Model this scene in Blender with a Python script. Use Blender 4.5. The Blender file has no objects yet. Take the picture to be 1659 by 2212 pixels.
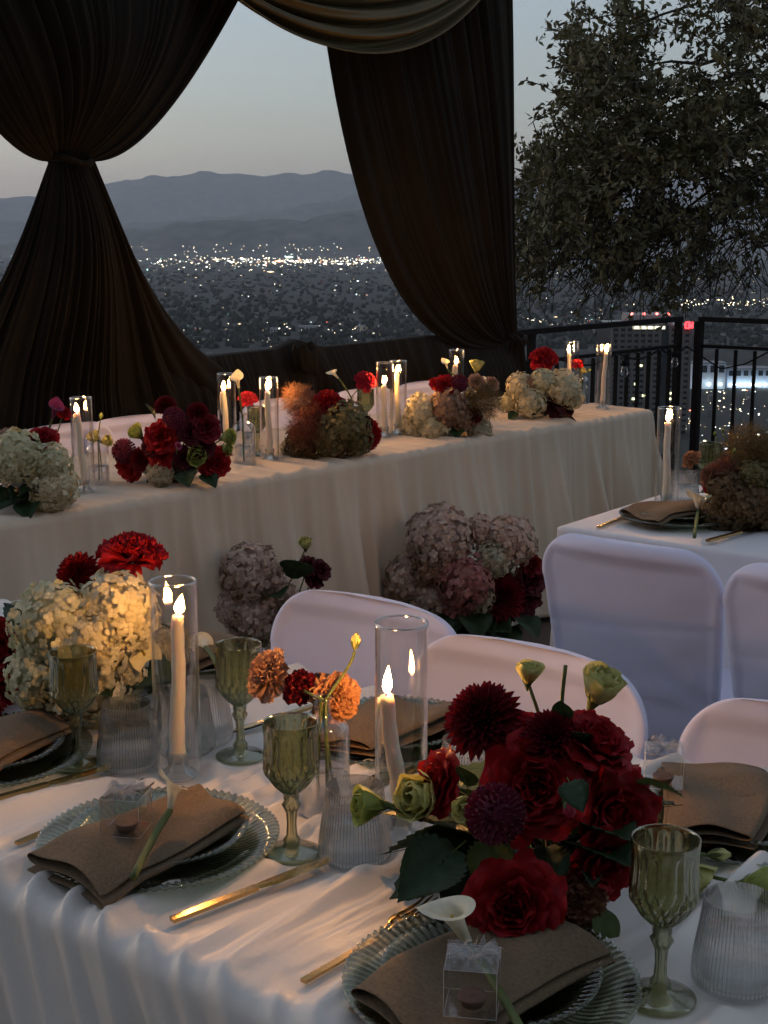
import bpy, math, random
import numpy as np
from mathutils import Vector, Matrix, Quaternion

rnd = random.Random(7)
nrs = np.random.RandomState(11)
PI = math.pi
SC = bpy.context.scene
COL = SC.collection

# ------------------------------------------------------------------ camera
PITCH = math.radians(11.2)
CAM = Vector((0, 0, 1.47))
FPX = 2975.0                       # focal length for a 2212 px tall frame
cd = bpy.data.cameras.new('camera'); cam = bpy.data.objects.new('camera', cd); COL.objects.link(cam)
cd.sensor_fit = 'VERTICAL'; cd.sensor_height = 24; cd.sensor_width = 24
cd.lens = FPX / 2212 * 24
cd.clip_start = 0.05; cd.clip_end = 60000
cam.location = CAM; cam.rotation_euler = (PI/2 - PITCH, 0, 0)
SC.camera = cam

# ------------------------------------------------------------------ world (dusk sky)
SUN_EL, SUN_AZ = math.radians(1.2), math.radians(-62)     # azimuth from +Y, negative = towards -X
wd = bpy.data.worlds.new('World'); SC.world = wd; wd.use_nodes = True
wt = wd.node_tree; bg = wt.nodes['Background']
sky = wt.nodes.new('ShaderNodeTexSky'); sky.sky_type = 'NISHITA'; sky.sun_disc = False
sky.sun_elevation = SUN_EL; sky.sun_rotation = SUN_AZ
sky.altitude = 350; sky.air_density = 1.0; sky.dust_density = 2.2; sky.ozone_density = 2.2
hsv = wt.nodes.new('ShaderNodeHueSaturation'); hsv.inputs['Saturation'].default_value = 0.66
wt.links.new(sky.outputs[0], hsv.inputs['Color'])
tint = wt.nodes.new('ShaderNodeMix'); tint.data_type = 'RGBA'; tint.blend_type = 'MULTIPLY'; tint.inputs[0].default_value = 1
tint.inputs[7].default_value = (.99, 1, 1.05, 1)
wt.links.new(hsv.outputs[0], tint.inputs[6]); 
even = wt.nodes.new('ShaderNodeMix'); even.data_type = 'RGBA'; even.inputs[0].default_value = .36      # constant colour mixed in to lift the sky's fill light
even.inputs[7].default_value = (.70, .74, .80, 1); wt.links.new(tint.outputs[2], even.inputs[6]); wt.links.new(even.outputs[2], bg.inputs[0]); bg.inputs[1].default_value = 0.15
sl = bpy.data.lights.new('sun', 'SUN'); sl.energy = 0.05; sl.angle = math.radians(12); sl.color = (1, .85, .7)
sun = bpy.data.objects.new('sun', sl); COL.objects.link(sun)
sd = Vector((math.sin(SUN_AZ)*math.cos(SUN_EL+.1), math.cos(SUN_AZ)*math.cos(SUN_EL+.1), math.sin(SUN_EL+.1)))
sun.rotation_euler = sd.to_track_quat('Z', 'Y').to_euler()
vs = SC.view_settings; vs.view_transform = 'Standard'; vs.look = 'None'; vs.exposure = 2.2; vs.gamma = 1
vs.use_curve_mapping = False
FLAME = 360.0
cy = SC.cycles
cy.use_denoising = True
cy.use_adaptive_sampling = True; cy.adaptive_threshold = 0.03
cy.max_bounces = 10; cy.diffuse_bounces = 3; cy.glossy_bounces = 4; cy.transmission_bounces = 10
cy.transparent_max_bounces = 28; cy.volume_bounces = 2
cy.sample_clamp_indirect = 3.0; cy.caustics_reflective = False; cy.caustics_refractive = True
cy.blur_glossy = 0.1

# ------------------------------------------------------------------ helpers: placing
def ray(px, py):
    dx = (px-829.5)/FPX; dy = -(py-1106)/FPX
    return Vector((dx, math.cos(PITCH)+math.sin(PITCH)*dy, -math.sin(PITCH)+math.cos(PITCH)*dy))
def on(px, py, z):                 # where the line of sight meets the level z
    d = ray(px, py); return CAM + d*((z-CAM.z)/d.z)
def at(px, py, Y):                 # where it reaches the depth Y
    d = ray(px, py); return CAM + d*((Y-CAM.y)/d.y)
def depth(p):
    return (p.y)*math.cos(PITCH) + (CAM.z-p.z)*math.sin(PITCH)
def V(*a): return Vector(a)

# ------------------------------------------------------------------ helpers: objects
WM = {}
def link(o): COL.objects.link(o); return o
def par(o, parent):
    if parent is not None:
        o.parent = parent; o.matrix_parent_inverse = WM[parent.name].inverted()
def place(o, M, parent=None):
    o.matrix_basis = M; WM[o.name] = M.copy(); par(o, parent); return o
def mobj(name, me, parent=None, M=None):
    return place(link(bpy.data.objects.new(name, me)), M or Matrix(), parent)
def thing(name, label, cat, loc=(0,0,0), rz=0, group=None):
    o = link(bpy.data.objects.new(name, None)); o.empty_display_size = .05
    place(o, Matrix.Translation(Vector(loc)) @ Matrix.Rotation(rz, 4, 'Z'))
    return tag(o, label, cat, group)
def tag(o, label=None, cat=None, group=None, kind=None):
    if label: o['label'] = label
    if cat: o['category'] = cat
    if group: o['group'] = group
    if kind: o['kind'] = kind
    return o
def TRS(loc, rz=0, s=1.0):
    return Matrix.Translation(Vector(loc)) @ Matrix.Rotation(rz, 4, 'Z') @ Matrix.Scale(s, 4)
def aim(loc, d, s=1.0, spin=0.0):
    q = Vector((0,0,1)).rotation_difference(Vector(d).normalized())
    return Matrix.Translation(Vector(loc)) @ q.to_matrix().to_4x4() @ Matrix.Rotation(spin, 4, 'Z') @ Matrix.Scale(s, 4)

# ------------------------------------------------------------------ helpers: meshes
class MB:
    def __init__(s): s.v=[]; s.f=[]; s.n=0; s.m=[]; s.cur=0
    def raw(s, v, f):
        v = np.asarray(v, float).reshape(-1,3); s.v.append(v)
        for q in f: s.f.append([i+s.n for i in q]); s.m.append(s.cur)
        s.n += len(v)
    def grid(s, P, wu=False, wv=False):
        P = np.asarray(P, float); nu, nv = P.shape[:2]
        i = np.arange(nu if wu else nu-1); j = np.arange(nv if wv else nv-1)
        I, J = np.meshgrid(i, j, indexing='ij'); I2=(I+1)%nu; J2=(J+1)%nv
        F = np.stack([I*nv+J, I2*nv+J, I2*nv+J2, I*nv+J2], -1).reshape(-1,4)+s.n
        s.v.append(P.reshape(-1,3)); s.f += F.tolist(); s.m += [s.cur]*len(F); s.n += nu*nv
    def lathe(s, prof, n=48, mod=None, capb=False, capt=False):
        prof = np.asarray(prof, float); ph = np.linspace(0, 2*PI, n, endpoint=False)
        R = np.repeat(prof[:,0][:,None], n, 1); Z = np.repeat(prof[:,1][:,None], n, 1)
        if mod is not None: R, Z = mod(ph[None,:], R, Z)
        P = np.stack([R*np.cos(ph), R*np.sin(ph), Z], -1)
        o = s.n; s.grid(P, wv=True)
        if capb: s.f.append([o+k for k in range(n)][::-1]); s.m.append(s.cur)
        if capt: s.f.append([o+(len(prof)-1)*n+k for k in range(n)]); s.m.append(s.cur)
    def tube(s, pts, r, n=6, cap=True):
        pts = [Vector(p) for p in pts]; k = len(pts)
        rs = r if hasattr(r, '__len__') else [r]*k
        ref = Vector((.31,.87,.38)); P = []
        for i in range(k):
            t = (pts[min(i+1,k-1)]-pts[max(i-1,0)]).normalized()
            a = t.cross(ref); a = a.normalized() if a.length > 1e-4 else Vector((1,0,0)); b = t.cross(a)
            P.append([pts[i]+(a*math.cos(q)+b*math.sin(q))*rs[i] for q in [2*PI*j/n for j in range(n)]])
        o = s.n; s.grid(np.array([[list(x) for x in row] for row in P]), wv=True)
        if cap:
            s.f.append([o+j for j in range(n)]); s.f.append([o+(k-1)*n+j for j in range(n)][::-1]); s.m += [s.cur]*2
    def box(s, c, h, rz=0.0):
        c = np.array(c, float); co, si = math.cos(rz), math.sin(rz); v = []
        for x in (-1,1):
            for y in (-1,1):
                for z in (-1,1):
                    a, b = x*h[0], y*h[1]
                    v.append(c+[a*co-b*si, a*si+b*co, z*h[2]])
        s.raw(v, [(0,1,3,2),(4,6,7,5),(0,4,5,1),(2,3,7,6),(0,2,6,4),(1,5,7,3)])
    def mesh(s, name, mats, smooth=True):
        me = bpy.data.meshes.new(name)
        me.from_pydata(np.concatenate(s.v).tolist(), [], s.f)
        for m in (mats if isinstance(mats, (list, tuple)) else [mats]): me.materials.append(m)
        if len(me.materials) > 1: me.polygons.foreach_set('material_index', s.m)
        me.polygons.foreach_set('use_smooth', [smooth]*len(me.polygons))
        me.update(); return me
def bez(p0, p1, p2, p3, n):
    t = np.linspace(0,1,n)[:,None]; a,b,c,d = [np.asarray(q,float) for q in (p0,p1,p2,p3)]
    return (1-t)**3*a + 3*(1-t)**2*t*b + 3*(1-t)*t*t*c + t**3*d
def sm(x, a, b):
    t = np.clip((np.asarray(x,float)-a)/(b-a), 0, 1); return t*t*(3-2*t)
def fbm1(x, seed, octs=5, base=1.0, gain=.5):
    r = np.random.RandomState(seed); y = np.zeros_like(np.asarray(x,float)); a = 1.0; f = base
    for _ in range(octs):
        for _k in range(2): y = y + a*np.sin(x*f*r.uniform(.7,1.4)+r.uniform(0,6.28))*.5
        a *= gain; f *= 2.03
    return y

# ------------------------------------------------------------------ helpers: materials
def nodes_of(name):
    m = bpy.data.materials.new(name); m.use_nodes = True
    nt = m.node_tree; return m, nt, nt.nodes['Principled BSDF'], nt.nodes['Material Output']
def mat(name, c, rough=.6, var=.2, scale=8.0, bump=0.0, bscale=None, coords='Object', c2=None, **kw):
    m, nt, b, out = nodes_of(name)
    b.inputs['Roughness'].default_value = rough
    for k, v in kw.items(): b.inputs[k.replace('_',' ')].default_value = v
    tc = nt.nodes.new('ShaderNodeTexCoord')
    nz = nt.nodes.new('ShaderNodeTexNoise'); nz.inputs['Scale'].default_value = scale; nz.inputs['Detail'].default_value = 4
    nt.links.new(tc.outputs[coords], nz.inputs['Vector'])
    cr = nt.nodes.new('ShaderNodeValToRGB'); e = cr.color_ramp.elements
    e[0].position=.3; e[1].position=.7
    c2 = c2 or tuple(min(1,x*(1+var)) for x in c); c1 = tuple(x*(1-var) for x in c)
    e[0].color = (*c1,1); e[1].color = (*c2,1)
    nt.links.new(nz.outputs['Fac'], cr.inputs[0]); nt.links.new(cr.outputs[0], b.inputs['Base Color'])
    if bump:
        n2 = nt.nodes.new('ShaderNodeTexNoise'); n2.inputs['Scale'].default_value = bscale or scale*6; n2.inputs['Detail'].default_value = 3
        nt.links.new(tc.outputs[coords], n2.inputs['Vector'])
        bp = nt.nodes.new('ShaderNodeBump'); bp.inputs['Strength'].default_value = bump; bp.inputs['Distance'].default_value = .01
        nt.links.new(n2.outputs['Fac'], bp.inputs['Height']); nt.links.new(bp.outputs[0], b.inputs['Normal'])
    return m
def petal(name, c, c2=None, trans=.25, rough=.6, scale=6.0, var=.25):
    m = mat(name, c, rough, var, scale, c2=c2); nt = m.node_tree
    b = nt.nodes['Principled BSDF']; out = nt.nodes['Material Output']
    b.inputs['Specular IOR Level'].default_value = .25
    tr = nt.nodes.new('ShaderNodeBsdfTranslucent'); mx = nt.nodes.new('ShaderNodeMixShader'); mx.inputs[0].default_value = trans
    nt.links.new(b.inputs['Base Color'].links[0].from_socket, tr.inputs[0])
    nt.links.new(b.outputs[0], mx.inputs[1]); nt.links.new(tr.outputs[0], mx.inputs[2]); nt.links.new(mx.outputs[0], out.inputs[0])
    return m
def glass(name, tint=(1,1,1), refr=0.0, rough=0.0, f0=.04, ior=1.45, spread=1.0, gtint=None, power=4.0):
    """thin-walled clear glass: tinted see-through + Schlick reflection, with a share of true refraction"""
    m, nt, b, out = nodes_of(name); nt.nodes.remove(b)
    lw = nt.nodes.new('ShaderNodeLayerWeight'); lw.inputs[0].default_value = .5
    pw = nt.nodes.new('ShaderNodeMath'); pw.operation='POWER'; pw.inputs[1].default_value = power
    ml = nt.nodes.new('ShaderNodeMath'); ml.operation='MULTIPLY_ADD'; ml.inputs[1].default_value = .9*spread; ml.inputs[2].default_value = f0
    nt.links.new(lw.outputs['Facing'], pw.inputs[0]); nt.links.new(pw.outputs[0], ml.inputs[0])
    tr = nt.nodes.new('ShaderNodeBsdfTransparent'); tr.inputs[0].default_value = (*tint,1)
    gl = nt.nodes.new('ShaderNodeBsdfGlossy'); gl.inputs['Roughness'].default_value = max(rough,.015)
    gl.inputs['Color'].default_value = (*(gtint or (1,1,1)),1)
    mx = nt.nodes.new('ShaderNodeMixShader')
    nt.links.new(ml.outputs[0], mx.inputs[0]); nt.links.new(tr.outputs[0], mx.inputs[1]); nt.links.new(gl.outputs[0], mx.inputs[2])
    last = mx
    if refr > 0:
        rg = nt.nodes.new('ShaderNodeBsdfGlass'); rg.inputs['Color'].default_value = (*tint,1); rg.inputs['IOR'].default_value = ior
        rg.inputs['Roughness'].default_value = rough
        m2 = nt.nodes.new('ShaderNodeMixShader'); m2.inputs[0].default_value = refr
        nt.links.new(mx.outputs[0], m2.inputs[1]); nt.links.new(rg.outputs[0], m2.inputs[2]); last = m2
    nt.links.new(last.outputs[0], out.inputs[0]); return m
def emit(name, c, s, sample=True):
    m, nt, b, out = nodes_of(name); nt.nodes.remove(b)
    e = nt.nodes.new('ShaderNodeEmission'); e.inputs[0].default_value=(*c,1); e.inputs[1].default_value=s
    nt.links.new(e.outputs[0], out.inputs[0])
    if not sample: m.cycles.emission_sampling = 'NONE'
    return m

M = {}
M['satin'] = mat('white_satin', (.73,.685,.62), .44, .03, 5, bump=.05, bscale=60, Sheen_Weight=.15)
M['cloth'] = mat('ecru_cloth', (.58,.475,.35), .75, .05, 4, bump=.12, bscale=220, Sheen_Weight=.2)
M['linen_white'] = mat('white_poly_cloth', (.74,.72,.72), .6, .03, 4, bump=.05, bscale=200)
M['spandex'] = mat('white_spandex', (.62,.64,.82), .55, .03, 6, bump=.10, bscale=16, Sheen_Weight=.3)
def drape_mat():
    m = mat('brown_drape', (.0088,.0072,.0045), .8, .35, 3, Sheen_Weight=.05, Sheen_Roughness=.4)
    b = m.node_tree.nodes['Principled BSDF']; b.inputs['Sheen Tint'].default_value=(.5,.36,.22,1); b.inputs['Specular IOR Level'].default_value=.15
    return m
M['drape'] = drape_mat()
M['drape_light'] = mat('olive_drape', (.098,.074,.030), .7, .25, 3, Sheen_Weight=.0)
M['napkin'] = mat('brown_linen', (.150,.101,.056), .95, .22, 260, bump=.22, bscale=500, Sheen_Weight=.03)
M['gold'] = mat('gold_steel', (.55,.36,.15), .22, .06, 40, Metallic=1.0)
M['iron'] = mat('black_iron', (.008,.007,.007), .75, .3, 30, bump=.1, Specular_IOR_Level=.15)
M['wood'] = mat('table_wood', (.22,.14,.08), .6, .2, 9)
M['paving'] = mat('paving', (.085,.055,.038), .85, .35, 3, bump=.3, bscale=30)
M['wax'] = mat('ivory_wax', (.82,.74,.62), .45, .03, 20, Subsurface_Weight=.5, Subsurface_Scale=.02)
M['wax'].node_tree.nodes['Principled BSDF'].inputs['Subsurface Radius'].default_value = (1,.6,.35)
M['wick'] = mat('burnt_wick', (.01,.008,.006), .9)
M['flame'] = emit('flame', (1,.46,.13), FLAME)
def flame_gradient():                 # a flame is dim and see-through-blue at the wick, brightest above it
    nt = M['flame'].node_tree; e = [n for n in nt.nodes if n.type == 'EMISSION'][0]; tc = nt.nodes.new('ShaderNodeTexCoord'); sp = nt.nodes.new('ShaderNodeSeparateXYZ')
    cr = nt.nodes.new('ShaderNodeValToRGB'); el = cr.color_ramp.elements; el[0].position = .0; el[0].color = (.004,.003,.006,1); el[1].position = .42; el[1].color = (1,.48,.135,1)
    a = el.new(.16); a.color = (.03,.012,.004,1); b = el.new(.8); b.color = (1,.40,.09,1); c = el.new(1.0); c.color = (.25,.08,.015,1)
    nt.links.new(tc.outputs['Generated'], sp.inputs[0]); nt.links.new(sp.outputs['Z'], cr.inputs[0]); nt.links.new(cr.outputs[0], e.inputs[0])
flame_gradient()
M['clear'] = glass('clear_glass', (.97,.97,.965), 0, 0, .030, power=2.3)
M['rim'] = glass('glass_rim', (.80,.80,.78), .3, .0, .30, power=1.5)
M['clear_thick'] = glass('clear_thick_glass', (.98,.985,.98), .55, 0, .05)
M['ribbed'] = glass('ribbed_glass', (.99,.99,.985), .45, .0, .06)
M['water'] = glass('water', (.985,.99,.99), .5, 0, .02, 1.33)
M['green_glass'] = glass('olive_green_glass', (.78,.78,.62), .72, .0, .035, spread=.7)
M['plate_glass'] = glass('grey_green_plate_glass', (.76,.79,.69), .5, .0, .06)
M['acetate'] = glass('clear_acetate', (.93,.93,.93), 0, .06, .09)
M['bowl'] = mat('dark_bowl', (.02,.022,.018), .25, .2, 10)
# flowers
M['rose'] = petal('red_rose_petal', (.30,.006,.010), trans=.2)
M['carn'] = petal('red_carnation_petal', (.36,.008,.014), trans=.2)
M['dahlia'] = petal('burgundy_petal', (.15,.004,.010), trans=.12)
M['dark'] = petal('near_black_red_petal', (.07,.004,.010), trans=.1)
M['magenta'] = petal('magenta_petal', (.30,.012,.035), trans=.15)
M['scab'] = petal('plum_petal', (.12,.010,.034), trans=.12)
M['cream'] = petal('cream_hydrangea', (.62,.56,.34), c2=(.74,.68,.48), scale=4)
M['green_cream'] = petal('green_white_hydrangea', (.54,.54,.30), c2=(.70,.66,.46), scale=4)
M['mauve'] = petal('mauve_brown_hydrangea', (.24,.12,.08), c2=(.42,.28,.18), scale=4)
M['pinkish'] = petal('dusty_pink_hydrangea', (.46,.30,.25), c2=(.62,.50,.40), scale=4)
M['rosepink'] = petal('rose_pink_hydrangea', (.38,.12,.11), c2=(.50,.25,.22), scale=4)
M['palegreen'] = petal('pale_green_hydrangea', (.38,.38,.25), c2=(.55,.50,.38), scale=4)
M['olive'] = petal('antique_olive_hydrangea', (.12,.10,.03), c2=(.24,.20,.09), scale=4)
M['brown'] = petal('dried_brown_hydrangea', (.09,.055,.025), c2=(.20,.13,.06), scale=4)
M['peach'] = petal('peach_carnation', (.46,.22,.13), c2=(.56,.34,.22))
M['orange'] = petal('orange_carnation', (.46,.19,.09), c2=(.55,.30,.16))
M['antique'] = petal('antique_pink_petal', (.24,.09,.06), c2=(.36,.18,.10))
M['lisi'] = petal('yellow_green_petal', (.60,.60,.17), c2=(.72,.68,.32), scale=3)
M['bud'] = petal('green_bud', (.32,.40,.08), c2=(.45,.50,.14), scale=3)
M['calla'] = petal('white_calla', (.78,.74,.56), var=.06)
M['calla_purple'] = petal('purple_calla', (.20,.025,.08))
M['antho'] = petal('pale_yellow_spathe', (.74,.66,.36), var=.08)
M['spadix'] = petal('yellow_spadix', (.6,.4,.05))
M['leaf'] = petal('dark_leaf', (.022,.045,.016), trans=.15, rough=.45)
M['leaf_light'] = petal('light_leaf', (.075,.105,.028), trans=.25)
M['leaf_red'] = petal('dark_red_leaf', (.05,.010,.012), trans=.1)
M['stem'] = petal('stem', (.10,.13,.04), trans=.05)
M['smoke_tan'] = petal('tan_smoke_bush', (.20,.10,.065), trans=.3)
M['smoke_rust'] = petal('rust_smoke_bush', (.16,.048,.028), trans=.3)
M['smoke_olive'] = petal('olive_plume', (.16,.11,.04), trans=.3)
M['tulle'] = petal('white_tulle', (.75,.74,.72), trans=.4)

# ================================================================== THE SETTING
U = Vector((.791, -.6118, 0)).normalized(); N = Vector((.6118, .791, 0)).normalized()      # along / across the guest tables
VV = Vector((.661, .750, 0)).normalized(); WW = Vector((-VV.y, VV.x, 0))                   # along / out from the railing and head table
R0 = Vector((.75, 7.59, 0)); CORNER = Vector((1.94, 8.94, 0))
ZT = .752
VALLEY = -88.0

def ground_z(x, y):
    q1 = (x-R0.x)*WW.x + (y-R0.y)*WW.y
    q2 = (x-CORNER.x)*VV.x + (y-CORNER.y)*VV.y
    q = np.maximum(q1, q2)
    s = np.clip(q-.3, 0, None)
    z = -.35 - np.minimum(s*.75, 0.55*s+20)
    z = np.where(z < VALLEY+25, VALLEY+25*np.exp((z-VALLEY-25)/25.), z)
    z += sm(q, 3, 40)*(1-sm(q, 200, 330))*(1.8*np.sin(x*.21+y*.13)+1.1*np.sin(x*.47-y*.31))
    return np.maximum(z, VALLEY)
def build_ground():
    rr = np.concatenate([[.01], np.geomspace(1.2, 21000, 190)]); th = np.linspace(0, 2*PI, 200, endpoint=False)
    Rg, T = np.meshgrid(rr, th, indexing='ij'); X = Rg*np.sin(T); Y = 4+Rg*np.cos(T)
    mb = MB(); mb.grid(np.stack([X, Y, ground_z(X, Y)], -1), wv=True)
    m = mat('valley_ground', (.013,.016,.012), .95, .5, .02, c2=(.028,.029,.023))
    return tag(mobj('ground', mb.mesh('ground', m)), kind='structure')
build_ground()
def build_patio():
    c = CORNER + VV*.12 + WW*.12
    a = c - VV*16; b = a - WW*14; d = c - WW*14
    v = []
    for z in (-.30, 0):
        for p in (a, b, d, c): v.append((p.x, p.y, z))
    mb = MB(); mb.raw(v, [(3,2,1,0),(4,5,6,7),(0,1,5,4),(1,2,6,5),(2,3,7,6),(3,0,4,7)])
    return tag(mobj('patio_floor', mb.mesh('patio_floor', M['paving'], False)), kind='structure')
build_patio()

# mountains: two ranges of real terrain, the far one behind the near foothills
def mountains(name, ytop_px, dist, depth_m, seed, rough, m, x0=-9000, x1=9000, n=260, k=46):
    xs = np.linspace(x0, x1, n); px = 829.5 + xs/dist*FPX
    crest = np.interp(px, [p for p,_ in ytop_px], [q for _,q in ytop_px])
    zc = np.array([at(829.5, c, dist).z for c in crest]) + (fbm1(xs/900., seed, 6, 1.0, .62)*1.2 + .55*np.abs(fbm1(xs/260., seed+40, 4, 1.0, .6)))*rough
    rows = np.linspace(0, 1, k); P = np.zeros((k, n, 3))
    r = np.random.RandomState(seed)
    spur = fbm1(xs/330., seed+3, 4, 1.0, .6)
    for i, t in enumerate(rows):
        f = sm(t, 0, .62) if t < .62 else 1-.9*sm(t, .62, 1)
        prof = (f**1.15)
        gully = (spur*np.cos(t*5+seed) + fbm1(xs/170.+t*3, seed+9, 4, 1.0, .6)*.6)*rough*1.15*np.sin(np.clip(t/.62,0,1)*PI)
        z = VALLEY-2 + (zc-VALLEY)*prof + gully
        P[i,:,0] = xs*(1+(t-.62)*depth_m/dist); P[i,:,1] = dist+(t-.62)*depth_m + fbm1(xs/600., seed+5, 3)*80
        P[i,:,2] = np.maximum(z, VALLEY-2)
    mb = MB(); mb.grid(P)
    return tag(mobj(name, mb.mesh(name, m)), kind='structure')
mm = mat('chaparral', (.018,.021,.017), .95, .4, .009, c2=(.12,.105,.08))  # shrub and soil mottling, contrast raised to stand in for relief shading
mountains('mountains', [(-1500,430),(0,413),(180,414),(230,402),(330,390),(460,381),(520,384),(580,386),(615,377),(650,381),(705,370),(760,377),(900,384),(1120,392),(1400,380),(1700,370),(3200,420)], 18500, 4600, 3, 44, mm)
mountains('mid_range', [(-1500,500),(250,492),(420,470),(560,444),(700,428),(800,415),(1000,420),(1200,440),(1400,430),(1700,440),(3200,470)], 13500, 2600, 31, 34, mm, -8500, 8500)
mountains('foothills', [(-1500,560),(200,520),(265,497),(340,492),(450,480),(560,486),(640,484),(720,470),(790,452),(860,440),(1000,455),(1150,480),(1400,470),(1700,486),(3200,520)], 9000, 1400, 17, 24, mm, -7000, 7000)

# ------------------------------------------------------------------ the city in the valley
def city():
    r = np.random.RandomState(5)
    # tree tops and low roofs: one mass of small rounded lumps
    ico = [(0,0,1)] + [(.62*math.cos(a*PI/3), .62*math.sin(a*PI/3), .80) for a in range(6)] + [(math.cos(a*PI/3+.5), math.sin(a*PI/3+.5), .35) for a in range(6)] + [(.9*math.cos(a*PI/3+.5), .9*math.sin(a*PI/3+.5), 0) for a in range(6)]
    ico = np.array(ico); mb = MB(); fs = [(0,1+a,1+(a+1)%6) for a in range(6)] + [(1+a,7+a,7+(a+1)%6,1+(a+1)%6) for a in range(6)] + [(7+a,13+a,13+(a+1)%6,7+(a+1)%6) for a in range(6)]
    for _ in range(13000):
        px = r.uniform(-150, 1850); py = 556+ (r.uniform(0,1)**.75)*420
        p = on(px, py, VALLEY)
        if p.y > 8100 or p.y < 1150: continue
        if float(ground_z(np.array(p.x), np.array(p.y))) > VALLEY+1: continue
        sx = r.uniform(.0004,.0013)*p.y+2.0; h = r.uniform(3, 7)*(1 if r.rand()<.9 else 1.6)
        sc = np.array([sx*r.uniform(.6,1.5), sx*r.uniform(.6,1.5), h])
        mb.raw(ico*sc*r.uniform(.8,1.2,(19,1))+[p.x, p.y, VALLEY-.5], fs)
    tag(mobj('city_trees', mb.mesh('city_trees', mat('city_trees', (.013,.017,.013), .95, .3, .01, c2=(.024,.027,.021)))),
        'dark mass of treetops covering the valley floor', 'trees', kind='stuff')
    # small pale roofs and walls
    mb = MB()
    for _ in range(620):
        px = r.uniform(-100, 1800)
        py = r.choice([r.uniform(560,600), r.uniform(690,790), r.uniform(600,960)], p=[.4,.35,.25])
        p = on(px, py, VALLEY)
        if p.y > 8100 or p.y < 700: continue
        s = p.y/2975.
        mb.box((p.x, p.y, VALLEY+2), (s*r.uniform(1.5,7), s*r.uniform(2,5), 1.5+s*r.uniform(.2,1.0)), r.uniform(-.4,.4))
    tag(mobj('city_roofs', mb.mesh('city_roofs', mat('city_roofs', (.05,.05,.05), .9, .5, .004, c2=(.26,.25,.24)), False)),
        'scatter of small pale roofs and walls across the valley', 'buildings', kind='stuff')
    # lights
    cols = [((1,.93,.74),3.2),((1,.76,.42),3.4),((.80,.95,1),3.0),((1,.16,.10),3),((.45,1,.75),2.4)]
    mats_ = [emit('city_light', c, s, False) for c, s in cols] + [emit('dim_city_light', c, s*.26, False) for c, s in cols]
    octa = np.array([(1,0,0),(-1,0,0),(0,1,0),(0,-1,0),(0,0,1),(0,0,-1)])
    of = [(0,2,4),(2,1,4),(1,3,4),(3,0,4),(2,0,5),(1,2,5),(3,1,5),(0,3,5)]
    mb = MB()
    def lamp(px, py, size, ci=None, up=6, dim=.82):
        p = on(px, py, VALLEY+up)
        if p.y > 8300 or p.y < 0: return
        if float(ground_z(np.array(p.x), np.array(p.y))) > p.z-2: return
        mb.cur = ci if ci is not None else int(r.choice(5, p=[.44,.36,.14,.04,.02])) + (5 if r.rand() < dim else 0)
        k_ = size*.74*r.lognormal(-.1,.35)*p.y/2975.; mb.raw(octa*np.array([k_*(r.uniform(2.5,6) if r.rand()<.14 else 1), k_, k_*.8])+np.array(p), of)
    for _ in range(560): lamp(r.normal(640,150) if r.rand()<.7 else r.uniform(270,900), 564+r.normal(0,5.0), r.uniform(.5,1.15)*(1.8 if r.rand()<.16 else 1), dim=.45)
    for _ in range(60): lamp(r.uniform(-40,60), 553+r.normal(0,15), r.uniform(.45,1.2))
    for _ in range(220): lamp(r.uniform(250,1750), 575+ r.exponential(45), r.uniform(.35,.9)*(1.8 if r.rand()<.06 else 1))
    for _ in range(150):                                              # rows of street lamps
        y0 = r.choice([607, 637, 700, 712, 736]); lamp(r.uniform(280,1000), y0+r.normal(0,2.5), r.uniform(.3,.9))
    for k in range(34): lamp(300+ k*17+r.uniform(-6,6), 578+r.normal(0,3)+ (k%3)*3, r.uniform(.5,1.5))
    for _ in range(100): lamp(r.uniform(1100,1700), r.uniform(555,690), r.uniform(.35,1.0)*(1.9 if r.rand()<.07 else 1))
    for _ in range(90): lamp(r.uniform(1470,1720), 652+r.normal(0,4.5), r.uniform(.5,1.2), int(r.choice([0,1],p=[.4,.6])))
    for _ in range(36): lamp(r.uniform(1130,1330), 694+r.normal(0,5), r.uniform(.4,1.3))
    for _ in range(120): lamp(r.uniform(1480,1700), r.uniform(842,975), r.uniform(.5,1.5), int(r.choice(4,p=[.38,.42,.12,.08])), up=4)
    for _ in range(45): lamp(r.uniform(560,1000), r.uniform(700,785), r.uniform(.5,1.5))
    tag(mobj('city_lights', mb.mesh('city_lights', mats_, False)), 'countless street and house lights twinkling across the valley', 'lights', kind='stuff')
    # lights up on the foothills
    mb = MB(); mb.cur = 0
    for _ in range(60):
        px = r.uniform(270, 800); py = 537 + r.normal(0,6)
        p = at(px, py, 8050); mb.cur = int(r.choice(2)); mb.raw(octa*(r.uniform(.3,.8)*2.5)+np.array(p), of)
    tag(mobj('foothill_lights', mb.mesh('foothill_lights', mats_[:2], False)), 'thin rows of house lights along the foot of the hills', 'lights', kind='stuff')
city()

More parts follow.
